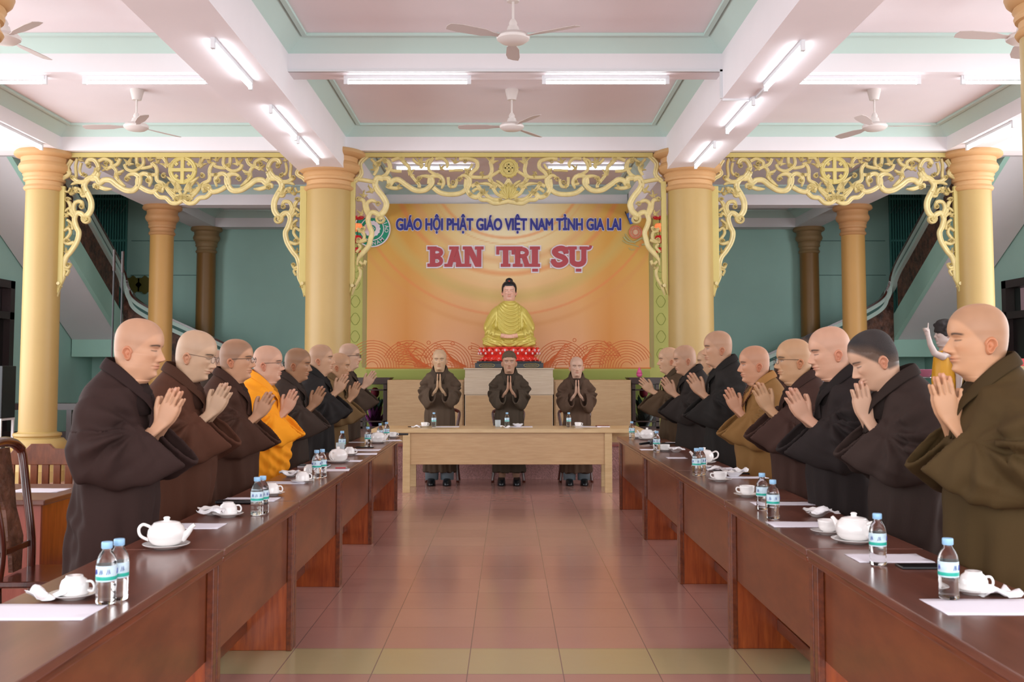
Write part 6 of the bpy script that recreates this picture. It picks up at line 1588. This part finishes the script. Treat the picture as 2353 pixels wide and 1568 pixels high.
for sx, lb in ((-1,'long dark wooden bench table along the left wall behind the slim column'), (1,'long dark wooden bench table along the right wall')):
    b = thing('bench_table', lb, 'bench', (sx*7.2, 17.0, 0)); x0, x1 = sorted((sx*6.3, sx*8.3)); zz = PW(0, 928, 16.6).z
    MB().box(x0, x1, 16.6, 17.1, zz-.1, zz).build('table_top', M_dark, b, world=True)
    for x in np.linspace(x0+.1, x1-.1, 4): MB().box(x-.04, x+.04, 16.65, 16.73, 0, zz-.1).build('leg', M_dark, b, world=True)
    MB().box(x0, x1, 17.2, 17.3, 0, .42).build('back_board', M_dark, b, world=True)
for px, yt, lb in ((263,574,'thin black pole in front of the left staircase, left one of two'), (282.5,578,'thin black pole in front of the left staircase, right one of two')):
    p = PW(px, yt, 14.6); t = thing('black_pole', lb, 'pole', (p.x, 14.6, 0), group='thin black poles')
    MB().tube([(0,0,.02),(0,0,p.z)], .014, 8).build('pole', M_black, t); MB().lathe([(.05,0),(.05,.02),(.02,.04)], 20).build('pole_base', M_black, t)
    MB().tube([(0,0,p.z-.3),(0,0,p.z)], .02, 8).build('pole_sleeve', M_dark, t)
ya = thing('scalloped_board', 'olive scalloped board on the back wall above the left stair rail', 'board', tuple(PW(319, 655, YB-.06)))
m = MB()
for k in range(2):
    pts = [((.17+.02*math.cos(8*a))*math.cos(a)+(-.12+k*.24), (.17+.02*math.cos(8*a))*math.sin(a)) for a in np.linspace(0,2*PI,41)[:-1]]
    m = MB(); m.prism(pts, -.02, .05, 'y'); m.build('board_panel', mat('olive_board', (104,98,40), .5), ya, bevel=.006)
# right side: child statue, basin, red tray and folded chairs
cy = 12.7; ux = PW(1169,800,cy).x-PW(1168,800,cy).x; cx0 = PW(2172, 890, cy).x; cz0 = PW(2172, 905, cy).z
pd = thing('statue_pedestal', 'pale pedestal under the child statue, behind the right row', 'pedestal', (cx0, cy, 0)); MB().box(-.28,.28,-.25,.25,0,cz0-.068).box(-.32,.32,-.29,.29,cz0-.12,cz0-.068).build('pedestal_block', M_mintl, pd, bevel=.01)
cs = thing('child_statue', 'painted child statue in a yellow cloth pointing one finger up, behind the olive robed monk', 'statue', (cx0, cy, cz0))
U = ux
hd, hfc, hcc = head_mesh(N_(stubk=0,chub=1.4,nose=.7,brow=.5), (176,160,154), 80, .7)
hs = 56*U/.25; Rz = np.array(Matrix.Rotation(PI,3,'Z')); hd = (hd*hs*np.array([1,1.02,.95])) @ Rz.T + np.array([0,0,112*U])
mk('head', hd, hfc, mat('statue_pale_paint', (176,160,154), .4, attr='Col'), cs, True, hcc)
m = MB(); rr = random.Random(5)
for k in range(150):
    a = rr.uniform(0,2*PI); e = rr.uniform(.05, 1.45); r = 27*U
    x = r*1.0*math.cos(e)*math.cos(a)+3*U; y = r*.78*math.cos(e)*math.sin(a); z = 143*U+26*U*math.sin(e)
    if x < -12*U and z < 157*U: continue
    m.sphere((x,y,z), 4.2*U, 7, 5)
m.rings(loft([((5*U,0,130*U),(16*U,0,0),(0,19*U,0)),((3*U,0,143*U),(25*U,0,0),(0,20*U,0)),((2*U,0,160*U),(20*U,0,0),(0,17*U,0)),((2*U,0,168*U),(8*U,0,0),(0,7*U,0))], 24))
vv, _, ff = remesh(m, .010, 1); mk('curly_hair', vv, ff, M_hair, cs)
m = MB()
m.rings(loft([((0,0,-10*U),(20*U,0,0),(0,16*U,0)),((2*U,0,30*U),(27*U,0,0),(0,21*U,0)),((2*U,0,60*U),(25*U,0,0),(0,20*U,0)),((2*U,0,88*U),(22*U,0,0),(0,22*U,0)),((2*U,0,100*U),(13*U,0,0),(0,15*U,0)),((0,0,112*U),(9*U,0,0),(0,9*U,0)),((0,0,120*U),(9*U,0,0),(0,9*U,0))], 24))
m.tube([(0,-16*U,92*U),(-14*U,-24*U,84*U),(-33*U,-26*U,92*U),(-42*U,-25*U,112*U),(-47*U,-24*U,136*U)], [9*U,9*U,8*U,6.5*U,5*U], 14)
m.tube([(-47*U,-24*U,134*U),(-49*U,-24*U,146*U)], [6*U,6.5*U], 12); m.tube([(-47*U,-25*U,146*U),(-45*U,-25*U,162*U)], [2.2*U,1.6*U], 8)
for k in range(3): m.tube([(-50*U,-(20+k*3.5)*U,148*U),(-55*U,-(20+k*3.5)*U,149*U),(-54*U,-(20+k*3.5)*U,143*U)], 2*U, 8)
m.tube([(-48*U,-29*U,143*U),(-53*U,-31*U,145*U)], 2*U, 8)
m.tube([(4*U,-18*U,92*U),(16*U,-26*U,70*U),(22*U,-26*U,45*U),(20*U,-26*U,22*U),(19*U,-26*U,8*U)], [9*U,9.5*U,8.5*U,6.5*U,6*U], 14)
for k in range(4): m.tube([((12+k*4)*U,-26*U,6*U),((11+k*4)*U,-26*U,-8*U)], 2*U, 8)
vv, _, ff = remesh(m, .008, 2); mk('body', vv, ff, mat('statue_stone_paint', (176,160,154), .45), cs)
m = MB(); m.rings(loft([((1*U,0,-12*U),(27*U,0,0),(0,23*U,0)),((1*U,0,30*U),(30*U,0,0),(0,24*U,0)),((2*U,0,60*U),(28*U,0,0),(0,23*U,0)),((0,-1*U,84*U),(24*U,0,3*U),(0,24*U,0)),((-2*U,-2*U,100*U),(15*U,0,3*U),(0,17*U,0))], 40))
for i, (a, b, c) in enumerate(m.v):
    th = math.atan2(b, a); k = 1+.05*math.sin(th*11+c*6); m.v[i] = (a*k, b*k, c)
m.build('yellow_cloth', mat('yellow_cloth_paint', (206,150,34), .45), cs, smooth=True)
bs = thing('basin_stand', 'thin metal stand holding the pink basin, right of the stairs', 'stand', (PW(2118,900,14.2).x, 14.2, 0)); bz = PW(0,866,14.2).z
for k in range(3): MB().tube([(.16*math.cos(k*2.1),.16*math.sin(k*2.1),bz),(.2*math.cos(k*2.1),.2*math.sin(k*2.1),0)], .01, 6).build('leg', M_metal, bs)
m = MB(); m.tube([(.16*math.cos(a),.16*math.sin(a),bz-.01) for a in np.linspace(0,2*PI,21)[:-1]], .01, 6, closed=True); m.build('ring', M_metal, bs)
sset(MB().lathe([(.0,0),(.11,0),(.155,.09),(.175,.095),(.17,.1),(.15,.095),(.105,.01),(0,.008)], 32).build('basin', mat('pink_plastic', (206,128,160), .4), smooth=True, origin=None), 'pink plastic basin on a thin stand behind the bowing monk', 'basin').location = (PW(2118,900,14.2).x, 14.2, bz)
tb = thing('corner_table', 'table with a khaki cover at the right edge behind the nearest right monk', 'table', (PW(2335,900,12.0).x, 12.0, 0)); tz = PW(0, 842, 12.0).z
MB().box(-.3,.5,-.3,.3,tz-.35,tz).build('khaki_cover', mat('khaki_cloth', (150,134,100), .8), tb, bevel=.01); MB().box(-.28,.48,-.28,.28,0,tz-.35).build('table_body', M_dark, tb)
rt = thing('red_tray', 'red tray on the khaki covered table at the right edge', 'tray', (PW(2345,840,12.0).x+.06, 12.0, tz+.001)); MB().box(-.2,.35,-.18,.18,0,.03).build('tray_base', mat('red_plastic', (176,24,24), .4), rt, bevel=.006); MB().box(-.22,.37,-.2,-.18,0,.085).box(-.22,.37,.18,.2,0,.085).box(-.22,-.2,-.2,.2,0,.085).build('tray_rim', mat('red_plastic', (176,24,24), .4), rt)
